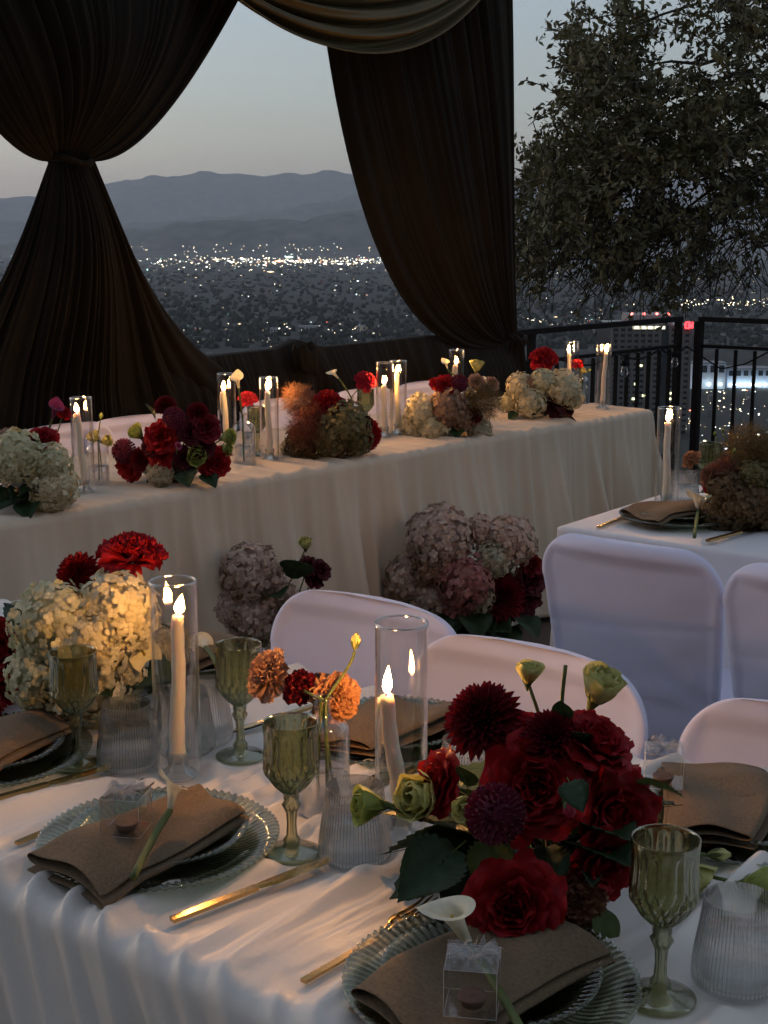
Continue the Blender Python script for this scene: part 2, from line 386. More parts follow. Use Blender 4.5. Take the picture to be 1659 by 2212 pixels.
def pale_block(px0, px1, ytop, ybot, label, wincol, c, nwin=5, spots=0):
    a = on(px0, ybot, VALLEY); b = on(px1, ybot, VALLEY); Y = a.y
    zt = at(px0, ytop, Y).z; h = zt-VALLEY; w = (b.x-a.x)/2; cx = (a.x+b.x)/2
    o = thing('pale_building', label, 'building', (cx, Y+w*.6, VALLEY))
    wm = mat('pale_wall', c, .8, .12, .05)
    mb = MB(); mb.box((cx, Y+w*.6, VALLEY+h/2), (w, w*.6, h/2)); mobj('wall', mb.mesh('wall', wm, False), o)
    mb = MB(); mb.box((cx, Y+w*.6, zt+.4), (w*1.02, w*.62, .4)); mobj('roof', mb.mesh('roof', mat('flat_roof', (.25,.25,.26), .9), False), o)
    mb = MB(); ww = w/nwin*.6; mb.box((0,0,0), (ww, .25, h*.14)); me = mb.mesh('window', wincol, False)
    for i in range(nwin):
        for kz in ((.35,.72) if not spots else (.8,)):
            mobj('window', me, o, Matrix.Translation((cx-w+w*2*(i+.5)/nwin, Y-.3, VALLEY+h*kz)))
    if spots:
        mb = MB(); mb.lathe([(.01,-1.2),(.9,-.7),(1.3,0),(.9,.7),(.01,1.2)], 8); me = mb.mesh('flood_light', M_FLOOD)
        for i in range(spots):
            mobj('flood_light', me, o, TRS((cx-w+w*2*(i+.5)/spots, Y-2.5, VALLEY+h*.2), 0, Y/1100))
    return o
M_FLOOD = emit('flood_light', (.75,.95,1), 3.0, True)
winm = mat('dark_window', (.03,.035,.045), .2)
pale_block(584, 603, 710, 722, 'small white building among trees below the mountain gap', winm, (.5,.5,.48), 3)
pale_block(645, 690, 706, 716, 'long low pale building right of the small white one in the valley', winm, (.4,.4,.4), 6)
pale_block(772, 790, 704, 722, 'narrow pale building in the valley beside the hanging curtain edge', winm, (.42,.41,.42), 3)
pale_block(1492, 1566, 786, 840, 'big floodlit white hall beyond the railing corner', winm, (.62,.66,.74), 4, 3)
pale_block(1570, 1665, 798, 838, 'lower blue-grey hall with a row of floodlights along its foot', winm, (.42,.48,.60), 6, 9)

def tower():
    Y = 640.0
    def X(px): return at(px, 800, Y).x
    zt = at(1400, 704, Y).z; zb = VALLEY
    o = thing('office_tower', 'dark gridded office tower with a red rooftop sign behind the railing', 'tower', (X(1405), Y+22, zb))
    glass_m = mat('tower_glass', (.018,.020,.026), .25, .3, .2)
    band_m = mat('tower_spandrel', (.10,.088,.08), .8, .2, .1)
    segs = [(1322,1424,0),(1446,1490,1.5)]
    mb = MB(); mb.box(((X(1322)+X(1490))/2, Y+24, (zt+zb)/2), ((X(1490)-X(1322))/2, 22, (zt-zb)/2)); mobj('core', mb.mesh('core', glass_m, False), o)
    nst = int((zt-zb)/2.6); st = (zt-zb)/nst
    for a, b, off in segs:
        w = (X(b)-X(a))/2; mb = MB(); mb.box((0,0,0), (w, .5, st*.26)); me = mb.mesh('spandrel', band_m, False)
        for i in range(nst): mobj('spandrel', me, o, Matrix.Translation(((X(a)+X(b))/2, Y+1.6, zb+st*(i+.8))))
        mb = MB(); mb.box((0,0,0), (.55, .6, (zt-zb)/2)); me = mb.mesh('pier', band_m, False)
        nn = max(2, int((b-a)/13))
        for i in range(nn+1): mobj('pier', me, o, Matrix.Translation((X(a)+(X(b)-X(a))*i/nn, Y+1.3, (zt+zb)/2)))
    mb = MB(); mb.box(((X(1366)+X(1459))/2, Y+22, zt+2.2), ((X(1459)-X(1366))/2, 12, 2.2)); mobj('penthouse', mb.mesh('penthouse', mat('penthouse', (.30,.26,.25), .8), False), o)
    mb = MB(); mb.box((0,0,0), (.9, .2, st*.2)); me = mb.mesh('lit_window', emit('lit_window', (.9,.95,.55), .5, False), False)
    for px, py in ((1392,855),(1368,862),(1350,905),(1375,830),(1452,850),(1384,790),(1450,862)):
        p = at(px, py, Y); mobj('lit_window', me, o, Matrix.Translation((p.x, Y+.9, p.z)))
    mb = MB(); mb.box((0,0,0), (7.5, .2, .7)); mobj('lit_strip', mb.mesh('lit_strip', emit('strip', (1,.95,.7), .35, False), False), o, Matrix.Translation((X(1399), Y+.9, at(1399,708,Y).z)))
    mr = emit('red_light', (1,.12,.10), 2.0, False)
    mb = MB(); mb.lathe([(.01,-.7),(.6,-.3),(.6,.3),(.01,.7)], 8); me = mb.mesh('roof_beacon', mr)
    for px in (1369,1396,1424,1450): mobj('roof_beacon', me, o, Matrix.Translation((X(px), Y+10.5, zt+5.0)))
    # red sign: the letters that show either side of the railing post
    def letter(strokes, px, name):
        mb = MB(); H = 3.4
        for x0, z0, x1, z1 in strokes:
            a, b = Vector((x0,0,z0)), Vector((x1,0,z1)); mb.tube([a*H, b*H], .42, 4)
        mobj(name, mb.mesh(name, emit('sign_red', (1,.04,.05), 1.0, False), False), o, Matrix.Translation((X(px), Y+.2, at(px,709,Y).z)))
    letter([(.1,0,.1,1.0),(.1,0,-.12,-.06)], 1461, 'sign_letter')
    letter([(0,0,0,.8),(0,.8,.6,.8),(.6,.8,.6,0),(.6,0,0,0)], 1477, 'sign_letter')
    letter([(0,0,0,.85),(0,.85,.5,0),(.5,0,.5,.85)], 1484, 'sign_letter')
tower()

# ------------------------------------------------------------------ railing
def bar(mb, a, b, hw, hh):
    a, b = Vector(a), Vector(b); d = (b-a); L = d.length; d.normalize()
    up = Vector((0,0,1)) if abs(d.z) < .9 else Vector((VV.x,VV.y,0)); s = d.cross(up).normalized(); up = s.cross(d)
    v = []
    for t in (a, b):
        for x, y in ((-1,-1),(1,-1),(1,1),(-1,1)): v.append(t + s*x*hw + up*y*hh)
    mb.raw([list(q) for q in v], [(0,1,2,3),(7,6,5,4),(0,4,5,1),(1,5,6,2),(2,6,7,3),(3,7,4,0)])
def railing(p0, d, L, label, posts, zt=.97):
    o = thing('railing', label, 'railing', p0)
    p0 = Vector(p0); d = Vector(d)
    def B(name, a, b, hw, hh):
        mb = MB(); bar(mb, a, b, hw, hh); return mobj(name, mb.mesh(name, M['iron'], False), o)
    z = lambda h: Vector((0,0,h))
    B('top_rail', p0+z(zt), p0+d*L+z(zt), .022, .015)
    B('mid_rail', p0+z(zt-.17), p0+d*L+z(zt-.17), .010, .010)
    B('bottom_rail', p0+z(.10), p0+d*L+z(.10), .014, .014)
    for t, hw in posts: B('post', p0+d*t, p0+d*t+z(zt-.016), hw, hw)
    mb = MB(); mb.box((0,0,(zt-.17+.10)/2), (.009,.009,(zt-.17-.10)/2-.016), math.atan2(d.y,d.x)); me = mb.mesh('baluster', M['iron'], False)
    n = int(L/.125)
    for i in range(1, n):
        t = L*i/n
        if min(abs(t-q) for q, _ in posts) > .05: mobj('baluster', me, o, Matrix.Translation(p0+d*t))
    return o
RL = (CORNER-R0).dot(VV)
railing(R0-VV*6.2, VV, RL+6.2-.06, 'black iron railing running from behind the drapes to the corner', [(.05,.018),(1.6,.018),(3.2,.018),(4.8,.018),(6.3,.018),(6.2+RL-.085,.019)])
railing(CORNER+U*.10, U, 4.2, 'black iron railing going off beyond the corner post', [(0.0,.023),(1.9,.018),(3.9,.018)])

# ------------------------------------------------------------------ unseen house, added to block low sky light from behind the camera
def house():
    o = thing('house', 'added unseen brown stucco house behind the viewer, blocking low sky light', 'house', (0,-7,0))
    wm = mat('added_house_stucco', (.16,.12,.085), .9, .2, 2, bump=.3, bscale=40)
    mb = MB(); mb.box((-1,-8.5,2.6), (15,4,2.6)); mobj('wall', mb.mesh('wall', wm, False), o)
    mb = MB(); mb.raw([(-16.6,-3.9,5.0),(14.6,-3.9,5.0),(14.6,-13.1,5.0),(-16.6,-13.1,5.0),(-15,-8.5,7.2),(13,-8.5,7.2)], [(0,1,5,4),(2,3,4,5),(1,2,5),(3,0,4),(3,2,1,0)])
    mobj('roof', mb.mesh('roof', mat('added_house_tile', (.12,.06,.04), .9, .3, 6), False), o)
    mb = MB(); mb.box((0,0,0), (1.1,.05,1.05)); me = mb.mesh('window', mat('added_house_window', (.02,.022,.026), .1), False)
    mb = MB(); mb.box((0,0,0), (1.2,.03,1.15)); me2 = mb.mesh('window_frame', mat('window_frame', (.05,.04,.03), .6), False)
    for x in (-11,-7,-3,1,5,9):
        w = mobj('window', me, o, Matrix.Translation((x,-4.47,1.7))); mobj('frame', me2, w, Matrix.Translation((x,-4.475,1.7)))
house()
# ------------------------------------------------------------------ haze
def haze():
    mb = MB(); mb.box((0, 9800, 345), (12500, 11300, 527))
    m, nt, b, out = nodes_of('haze_air'); nt.nodes.remove(b)
    pv = nt.nodes.new('ShaderNodeVolumePrincipled')
    pv.inputs['Color'].default_value = (.84,.92,1,1); pv.inputs['Density'].default_value = HAZE
    pv.inputs['Anisotropy'].default_value = .1; pv.inputs['Density Attribute'].default_value = ''; m.cycles.homogeneous_volume = True
    nt.links.new(pv.outputs[0], out.inputs['Volume'])
    tag(mobj('haze', mb.mesh('haze', m, False)), 'pale blue evening haze over the valley', 'haze', kind='stuff')
HAZE = 4.8e-5
if HAZE: haze()

# ------------------------------------------------------------------ drapes
def plane_pt(px, py, off):
    d = ray(px, py); k = (R0 + WW*off - CAM).dot(WW)/d.dot(WW); p = CAM + d*k
    return (p-R0).dot(VV), p.z
def wpos(T, Z, O):
    T, Z, O = np.broadcast_arrays(np.asarray(T,float), np.asarray(Z,float), np.asarray(O,float))
    return np.stack([R0.x+VV.x*T+WW.x*O, R0.y+VV.y*T+WW.y*O, Z], -1)
def pl(P, off): return [np.array(plane_pt(a, b, off)) for a, b in P]
def pleats(n, seed, k):
    s = np.linspace(0, 1, n)
    a = .55+.45*fbm1(s*11, seed+4, 3); b = .5+.5*fbm1(s*17, seed+5, 3)
    return a*np.sin(2*PI*k*s + 2.6*fbm1(s*9, seed, 3)) + .38*b*np.sin(2*PI*k*2.7*s+fbm1(s*14, seed+1, 3)*2.5) + .8*fbm1(s*14, seed+6, 3)
def sheet(ctrl, ns, nt_, off, pl_k, seed, amp, bulge, gather=None, up=3.05, lift=None):
    """ctrl(s)->four (px,py) control points of one pleat; s in 0..1"""
    P = np.zeros((ns, nt_, 3)); pw = pleats(ns, seed, pl_k); t = np.linspace(0,1,nt_)
    for i in range(ns):
        s = i/(ns-1); c = pl(ctrl(s), off); q = bez(*c, nt_)
        a = amp(t) if callable(amp) else amp
        o = off + pw[i]*a - bulge(s, t)
        P[i] = wpos(q[:,0], np.minimum(q[:,1], up), o)
    return P
def solid(name, P, m, parent, th=.004):
    mb = MB(); mb.grid(P); o = mobj(name, mb.mesh(name, m), parent)
    md = o.modifiers.new('thickness', 'SOLIDIFY'); md.thickness = th; md.offset = 0
    return o
OFF = -.10
left = thing('tied_curtain', 'dark brown curtain tied in the middle with a knot, flaring above and below', 'curtain', tuple(wpos(plane_pt(160,1280,OFF)[0], 0, OFF)))
def up_ctrl(s):
    x = s*2-1; ax = abs(x)
    return [(170+x*470, -260), (165+x*315, 50+30*ax), (162+x*168, 190+160*ax**1.3), (155+x*48, 338+10*ax)]
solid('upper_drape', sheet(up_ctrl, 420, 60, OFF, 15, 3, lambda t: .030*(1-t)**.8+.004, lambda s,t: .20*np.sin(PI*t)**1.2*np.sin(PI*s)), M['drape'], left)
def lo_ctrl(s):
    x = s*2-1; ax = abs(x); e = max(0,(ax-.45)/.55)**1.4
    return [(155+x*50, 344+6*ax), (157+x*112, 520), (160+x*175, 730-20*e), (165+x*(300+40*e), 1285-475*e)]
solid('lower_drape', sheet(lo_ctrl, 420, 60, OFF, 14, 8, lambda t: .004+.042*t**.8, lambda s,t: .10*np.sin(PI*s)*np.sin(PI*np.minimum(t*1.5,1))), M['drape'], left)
def knot(parent, t, z, rx, rz, off, name='tie_band', m='drape'):
    mb = MB(); ph = np.linspace(0,2*PI,56,endpoint=False); th = np.linspace(0,2*PI,14,endpoint=False)
    A, B = np.meshgrid(ph, th, indexing='ij'); r = .011*(1+.35*np.sin(A*9+B*2)+.25*np.sin(A*17))
    T = t + (rx+r*np.cos(B))*np.cos(A); O = off + (rx*.75+r*np.cos(B))*np.sin(A); Z = z + rz*np.sin(B)*(1+.2*np.sin(A*5)) + .012*np.sin(A*2+1)
    mb.grid(wpos(T, Z, O), True, True); mobj(name, mb.mesh(name, M[m]), parent)
kt, kz = plane_pt(154, 347, OFF); knot(left, kt, kz, .080, .013, OFF)

right = thing('side_curtain', 'dark brown curtain swept sideways and tied low at the post', 'curtain', tuple(wpos(plane_pt(1112,1000,OFF)[0], 0, OFF)))
def r_ctrl(s):
    L = [(662,-270),(712,350),(830,810),(1078,752)]; Rr = [(1098,-270),(1116,120),(1104,470),(1117,712)]
    e = s**.9
    return [(a[0]+(b[0]-a[0])*e, a[1]+(b[1]-a[1])*e) for a, b in zip(L, Rr)]
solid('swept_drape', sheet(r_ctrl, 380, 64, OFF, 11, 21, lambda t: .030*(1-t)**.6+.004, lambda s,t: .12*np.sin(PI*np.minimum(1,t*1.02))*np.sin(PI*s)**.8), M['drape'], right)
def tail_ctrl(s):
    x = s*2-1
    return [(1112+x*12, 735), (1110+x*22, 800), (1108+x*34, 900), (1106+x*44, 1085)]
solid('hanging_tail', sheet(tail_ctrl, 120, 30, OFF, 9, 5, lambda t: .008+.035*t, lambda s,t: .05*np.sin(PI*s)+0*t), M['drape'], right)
kt, kz = plane_pt(1110, 732, OFF); knot(right, kt, kz, .07, .02, OFF)

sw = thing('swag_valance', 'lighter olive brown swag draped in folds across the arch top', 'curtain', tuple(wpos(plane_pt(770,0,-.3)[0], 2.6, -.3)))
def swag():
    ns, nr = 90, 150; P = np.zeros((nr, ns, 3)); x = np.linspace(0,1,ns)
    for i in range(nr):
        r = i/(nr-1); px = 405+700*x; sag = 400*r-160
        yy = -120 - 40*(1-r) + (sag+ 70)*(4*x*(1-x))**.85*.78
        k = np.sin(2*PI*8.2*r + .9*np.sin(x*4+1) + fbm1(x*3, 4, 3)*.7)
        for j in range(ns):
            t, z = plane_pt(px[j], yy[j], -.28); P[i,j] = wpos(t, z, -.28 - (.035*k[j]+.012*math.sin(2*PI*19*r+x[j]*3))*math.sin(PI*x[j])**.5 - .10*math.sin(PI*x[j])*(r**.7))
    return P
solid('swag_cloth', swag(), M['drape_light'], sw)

rs = thing('railing_drape', 'brown cloth gathered and knotted along the railing behind the head table', 'curtain', tuple(wpos(plane_pt(700,1000,-.05)[0], .1, -.05)))
def rail_drape():
    nc, nr = 420, 34; xs = np.linspace(330, 1112, nc); P = np.zeros((nr, nc, 3))
    yt = np.interp(xs, [330,430,500,560,610,640,658,680,720,850,950,1050,1112], [790,782,773,766,760,747,740,747,756,742,730,738,734])
    pw = pleats(nc, 41, 26); fan = np.exp(-((xs-655)/85.)**2)
    for i in range(nr):
        r = i/(nr-1)
        for j in range(nc):
            spread = (xs[j]-655)*fan[j]*.5*(r-.35)
            t, z = plane_pt(xs[j]+spread, yt[j], OFF)
            zz = z*(1-r) + .12*r
            o = OFF - .01 + pw[j]*(.012+.03*r)*(1-.3*fan[j]) + fan[j]*.028*math.sin((xs[j]-655)/ (5+20*r)) - .06*math.sin(PI*min(1,r*2)) + .05*(1-r)**8
            if i < 5: zz = z + .012*math.sin(PI*i/5) - .012*(i==0); o = OFF + .13*(1-i/5.)
            P[i,j] = wpos(t, zz, o)
    return P
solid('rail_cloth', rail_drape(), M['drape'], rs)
kt, kz = plane_pt(655, 770, OFF-.03); knot(rs, kt, kz-.01, .055, .055, OFF-.04, 'knot')
fr = thing('drape_frame', 'dark metal frame that the curtains hang from', 'frame', tuple(wpos(0,0,OFF+.06)))
for px in (155, 1085):
    t, _ = plane_pt(px, 700, OFF+.07); mb = MB(); mb.tube([wpos(t,0.0,OFF+.09), wpos(t,3.08,OFF+.09)], .022, 10); mobj('post', mb.mesh('post', M['iron']), fr)
mb = MB(); mb.tube([wpos(plane_pt(-330,0,OFF)[0],3.06,OFF+.06), wpos(plane_pt(1130,0,OFF)[0],3.06,OFF+.06)], .022, 10); mobj('beam', mb.mesh('beam', M['iron']), fr)

# ------------------------------------------------------------------ the oak beyond the railing
def oak():
    r = np.random.RandomState(23); Y0 = 11.5
    base = Vector((5.6, 11.2, 0)); gz = float(ground_z(np.array(base.x), np.array(base.y)))
    o = thing('oak_tree', 'evergreen oak with drooping leafy twigs overhanging the railing', 'tree', (base.x, base.y, gz))
    blobs = [(1330,85,115,95,1),(1290,190,120,110,1.2),(1420,260,170,130,1.4),(1240,300,90,90,.9),(1300,400,180,115,1.5),(1190,430,90,85,.9),(1480,390,150,110,.75),
             (1170,540,75,90,.7),(1290,520,110,80,.6),(1400,520,120,90,.45),(1390,600,85,55,.40),(1270,590,50,40,.25),(1520,510,90,80,.45),(1600,300,130,130,1.0),(1560,120,110,120,.55),(1640,60,110,130,.9),
             (1600,480,90,80,.4),(1475,600,60,40,.22),(1560,560,60,50,.2),(1500,40,90,60,.3),(1400,50,60,60,.25),(1135,600,38,55,.3),(1660,430,110,100,.6),
             (1150,480,55,110,.8),(1200,350,60,60,.8),(1340,560,120,60,.6),(1800,200,210,300,.8),(1950,50,220,300,.7),(1500,-150,300,150,.8),(1800,-250,300,200,.7)]
    lv = MB(); tw = []
    leafs = np.array([(0,0,0),(.22,.45,.03),(0,.55,-.03),(-.22,.45,.03),(0,1,0)])
    lf = [(0,1,2),(0,2,3),(1,4,2),(2,4,3)]
    cents = []
    for bx, by, rx, ry, den in blobs:
        n = int(rx*ry/78.*den)
        cl = [(bx+rx*q_*math.cos(a_), by+ry*q_*math.sin(a_)) for a_, q_ in zip(r.uniform(0,2*PI,max(2,int(rx*ry*den/900.))), r.uniform(0,1,max(2,int(rx*ry*den/900.)))**.55)]
        if bx > 1700 or by < -50: n = int(n*.28)
        for _ in range(n):
            a = r.uniform(0,2*PI); q = r.uniform(0,1)**.55
            px = bx+rx*q*math.cos(a); py = by+ry*q*math.sin(a)
            if r.rand() < .8: c_ = cl[r.randint(len(cl))]; px, py = c_[0]+r.normal(0,15), c_[1]+r.normal(0,11)
            Y = Y0 + r.normal(0, .75); p = at(px, py, Y); cents.append(p)
            d = Vector((r.normal(-.2,.6), r.normal(-.3,.6), r.normal(-.25 if by > 350 else .25,.5))).normalized()
            L = r.uniform(.18,.42); pts = [p - d*L*.6 + Vector((0,0,L*.12)), p, p + d*L*.55 - Vector((0,0,L*.22))]
            if r.rand() < .3: tw.append((pts, .0045))
            for k in range(int(r.uniform(9,17))):
                t = r.uniform(0,1); c = pts[0].lerp(pts[1], t*2) if t < .5 else pts[1].lerp(pts[2], t*2-1)
                ld = (d*.5 + Vector(r.normal(0,.7,3))).normalized(); q4 = Vector((0,1,0)).rotation_difference(ld)
                q4 = q4 @ Quaternion((0,1,0), r.uniform(0,6.28)); s = r.uniform(.048,.085); R3 = np.array(q4.to_matrix())
                lv.raw((leafs*s) @ R3.T + np.array(c), lf)
    mobj('crown', lv.mesh('crown', petal('oak_leaf', (.070,.068,.030), c2=(.16,.145,.07), trans=.15, rough=.45, scale=2.0), False), o)
    bark = mat('oak_bark', (.045,.036,.028), .95, .4, 12, bump=.5)
    top = Vector((5.2, 11.4, 3.6))
    mb = MB(); mb.tube([base+Vector((0,0,gz-.5)), base+Vector((-.1,.05,-1)), Vector((5.45,11.3,1.2)), Vector((5.3,11.4,2.4)), top, Vector((5.0,11.5,5.2))], [.42,.34,.28,.24,.19,.10], 12)
    mobj('trunk', mb.mesh('trunk', bark), o)
    for a0, tpx, tpy, rad in ((1.6,1500,330,.10),(2.2,1330,330,.10),(2.8,1400,140,.085),(1.3,1420,480,.07),(1.9,1230,420,.07),(3.2,1560,60,.07),(2.5,1230,210,.06),(1.0,1560,520,.06),(1.5,1300,520,.05),(3.4,1340,70,.05)):
        s = Vector((5.3,11.35,a0)); e = at(tpx, tpy, Y0 + r.normal(0,.4)); m1 = s.lerp(e,.35)+Vector((0,r.normal(0,.3),r.uniform(.3,.9))); m2 = s.lerp(e,.72)+Vector((0,r.normal(0,.3),r.uniform(-.1,.7)))
        q = bez(s, m1, m2, e, 14); q[1:-1] += r.normal(0,.055,(12,3)); mb = MB(); mb.tube(q, list(np.linspace(rad*.6, .008, 14)), 8); mobj('branch', mb.mesh('branch', bark), o)
    mb = MB()
    for pts, w in tw: mb.tube(pts, w, 3, False)
    for _ in range(420):                      # bare hanging twigs in the thin lower crown
        px = r.uniform(1130,1660); py = r.uniform(380,600); p = at(px, py, Y0+r.normal(0,.6)); L = r.uniform(.2,.55)
        a = Vector((r.normal(-.3,.5), r.normal(0,.3), -.9)).normalized()
        mb.tube([p, p+a*L*.5+Vector(r.normal(0,.04,3)), p+a*L+Vector(r.normal(0,.07,3))], [.006,.0045,.003], 3, False)
    mobj('twigs', mb.mesh('twigs', bark), o)['kind'] = 'stuff'
oak()

# ================================================================== TABLES, CLOTHS, CHAIRS
FOOT = []                         # what stands on the cloths: (x, y, radius), the cloth lies flat there
def foot(p, r): FOOT.append((p.x, p.y, r))
def frame_pt(A, B, s, b, o=Vector((0,0,0))): return o + A*s + B*b
T1 = dict(A=U, B=N, o=Vector((0,0,0)), s0=-2.5, s1=1.25, b0=.895, b1=1.665)
T3 = dict(A=U, B=N, o=Vector((0,0,0)), s0=-1.749, s1=.75, b0=3.003, b1=3.765)
T2 = dict(A=VV, B=WW, o=R0, s0=-5.4, s1=-1.02, b0=-1.41, b1=-.65)
def table(T, label):
    A, B, o = T['A'], T['B'], T['o']; c = frame_pt(A, B, (T['s0']+T['s1'])/2, (T['b0']+T['b1'])/2, o)
    ang = math.atan2(A.y, A.x); L = (T['s1']-T['s0'])/2-.012; Wd = (T['b1']-T['b0'])/2-.012
    t = thing('folding_table', label, 'table', (c.x, c.y, 0), ang)
    mb = MB(); mb.box((0,0,.72), (L, Wd, .018)); mobj('tabletop', mb.mesh('tabletop', M['wood'], False), t, TRS((c.x,c.y,0), ang))
    mb = MB(); mb.tube([(0,0,0),(0,0,.70)], .016, 8); me = mb.mesh('leg', M['iron'])
    for x in (-1,1):
        for y in (-1,1):
            p = c + A*x*(L-.12) + B*y*(Wd-.08); mobj('leg', me, t, Matrix.Translation((p.x,p.y,0)))
table(T1, 'long guest table under the wrinkled white satin cloth in front')
table(T2, 'long head table under the ecru cloth before the drapes')
table(T3, 'guest table under the smooth white cloth behind the chair backs')

def ridges(S, Bq, seed, n, s0, s1, amp, meander, wid):
    r = np.random.RandomState(seed); H = np.zeros_like(S)
    for i in range(n):
        c = r.uniform(s0, s1); w = r.uniform(*wid); a = amp*r.uniform(.35,1)
        m = meander*fbm1(Bq*3.2+r.uniform(0,9), seed+i, 3) + r.uniform(-.25,.25)*(Bq)
        x = (S - c - m)/w; x = np.where(x > 0, x*2.2, x)         # one flank steeper
        fade = .62+.38*np.sin(np.clip(Bq*r.uniform(1.0,3)+r.uniform(0,6),-50,50))**2
        H = np.maximum(H, a*np.exp(-x*x)*fade) if r.rand() < .75 else H + .5*a*np.exp(-x*x)*fade
    return H
def tablecloth(T, m, label, drop, seed, amp_top, nr, fold_k, fold_a, ds=.009, sharp=1.0, flare=.05, shear=0.0, wid=(.012,.035), frontamp=1.0, mea=.045, cusp=1.6, rows=50, crisp=0.0, warp=2.2):
    A, B, o = T['A'], T['B'], T['o']; s0,s1,b0,b1 = T['s0'],T['s1'],T['b0'],T['b1']
    ss = np.concatenate([np.linspace(s0-drop, s0-.04, 26), np.arange(s0-.03, s1+.03, ds), np.linspace(s1+.04, s1+drop, 26)])
    bb = np.concatenate([np.linspace(b0-drop, b0-.05, rows), np.linspace(b0-.045, b0+.045, 16), np.linspace(b0+.055, b1-.045, 66), np.linspace(b1-.04,b1+.04,12), np.linspace(b1+.05, b1+drop, 14)])
    S, Bq = np.meshgrid(ss, bb, indexing='ij')
    Sc = np.clip(S, s0, s1); Bc = np.clip(Bq, b0, b1); dS, dB = S-Sc, Bq-Bc
    q = np.hypot(dS, dB); ex = np.where(q>1e-9, dS/np.maximum(q,1e-9), 0); ey = np.where(q>1e-9, dB/np.maximum(q,1e-9), 0)
    q = np.minimum(q, drop)
    rr = .022/sharp
    ang = np.clip(q/rr, 0, PI/2); outw = rr*np.sin(ang); dn = rr*(1-np.cos(ang)) + np.maximum(q-rr*PI/2, 0)
    # wrinkles that run across the top and go over the edge
    H = ridges(S + shear*np.maximum(0,b0-Bq), np.clip(Bq,b0-.03,b1+.03)-b0, seed, nr, s0-.1, s1+.1, amp_top, mea, wid)
    Hn = H; H = ridges(S + shear*np.maximum(0,b0-Bq), np.clip(Bq,b0-.03,b1+.03)-b0, seed+50, int(nr*.16), s0-.1, s1+.1, amp_top*.9, mea*2, (wid[1]*1.3, wid[1]*2.8))
    if crisp:                              # long pulled folds that cross the table, sharp along their crests
        Se = S + shear*np.maximum(0,b0-Bq); Be = np.clip(Bq,b0-.03,b1+.03)-b0
        for kk, (lam, dr, wt_) in enumerate(((.105,.9,1.0),(.066,-1.4,.6))):
            ph_ = PI*Se/lam + 1.9*fbm1(Se*2.7, seed+60+kk, 3) + 1.1*fbm1(Be*2.2+Se*1.3, seed+70+kk, 3) + dr*Be*2
            md = np.clip(.50+.65*np.sin(Se*3.7+kk*2+1.2*np.sin(Be*4+kk))*np.cos(Be*2.6-Se*1.7+kk), 0, 1)
            H = np.maximum(H, crisp*wt_*(1-(np.sin(ph_)**2+.012+.22*sm(q,.0,.06))**.34)*md)
    Hw = H; H = np.maximum(Hw, Hn) + .0005*(fbm1(S*22+Bq*9, seed+7, 3)+fbm1(Bq*17-S*5, seed+8, 3))*(amp_top/.008)
    X0 = o.x + A.x*Sc + B.x*Bc; Y0 = o.y + A.y*Sc + B.y*Bc
    mask = np.ones_like(S)
    for fx, fy, fr in FOOT: mask = np.minimum(mask, sm(np.hypot(X0-fx, Y0-fy), fr*.85, fr*1.0+.022))
    top = (q < 1e-6); edge = sm(q, 0, .08)
    H = H*np.where(top, mask, mask*(1-edge)+edge); Hw = Hw*np.where(top, mask, mask*(1-edge)+edge)
    # hanging folds
    par_ = np.where(np.abs(dB) >= np.abs(dS), S + shear*q, Bq)
    ph = 2*PI*fold_k*par_ + warp*fbm1(par_*2.3, seed+20, 3)
    F = (.5+.5*np.sin(ph))**cusp + .35*(.5+.5*np.sin(ph*2.3+1+fbm1(par_*4, seed+21, 2)))
    grow = sm(q, .01, drop*.75)
    outw = outw + flare*q + fold_a*F*grow + edge*frontamp*(Hw*(1+.7*sm(q,.02,.30)) + .3*Hn*(1-sm(q,.01,.10)))
    Z = ZT - dn + np.where(top, H, H*(1-edge))
    Xw = X0 + (A.x*ex+B.x*ey)*outw + A.x*.0; Yw = Y0 + (A.y*ex+B.y*ey)*outw
    mb = MB(); mb.grid(np.stack([Xw, Yw, np.maximum(Z, .006)], -1))
    ob = mobj('tablecloth', mb.mesh('tablecloth', m)); ob['label'] = label; ob['category'] = 'tablecloth'
    md = ob.modifiers.new('thickness', 'SOLIDIFY'); md.thickness = .0012; md.offset = -1
    return ob

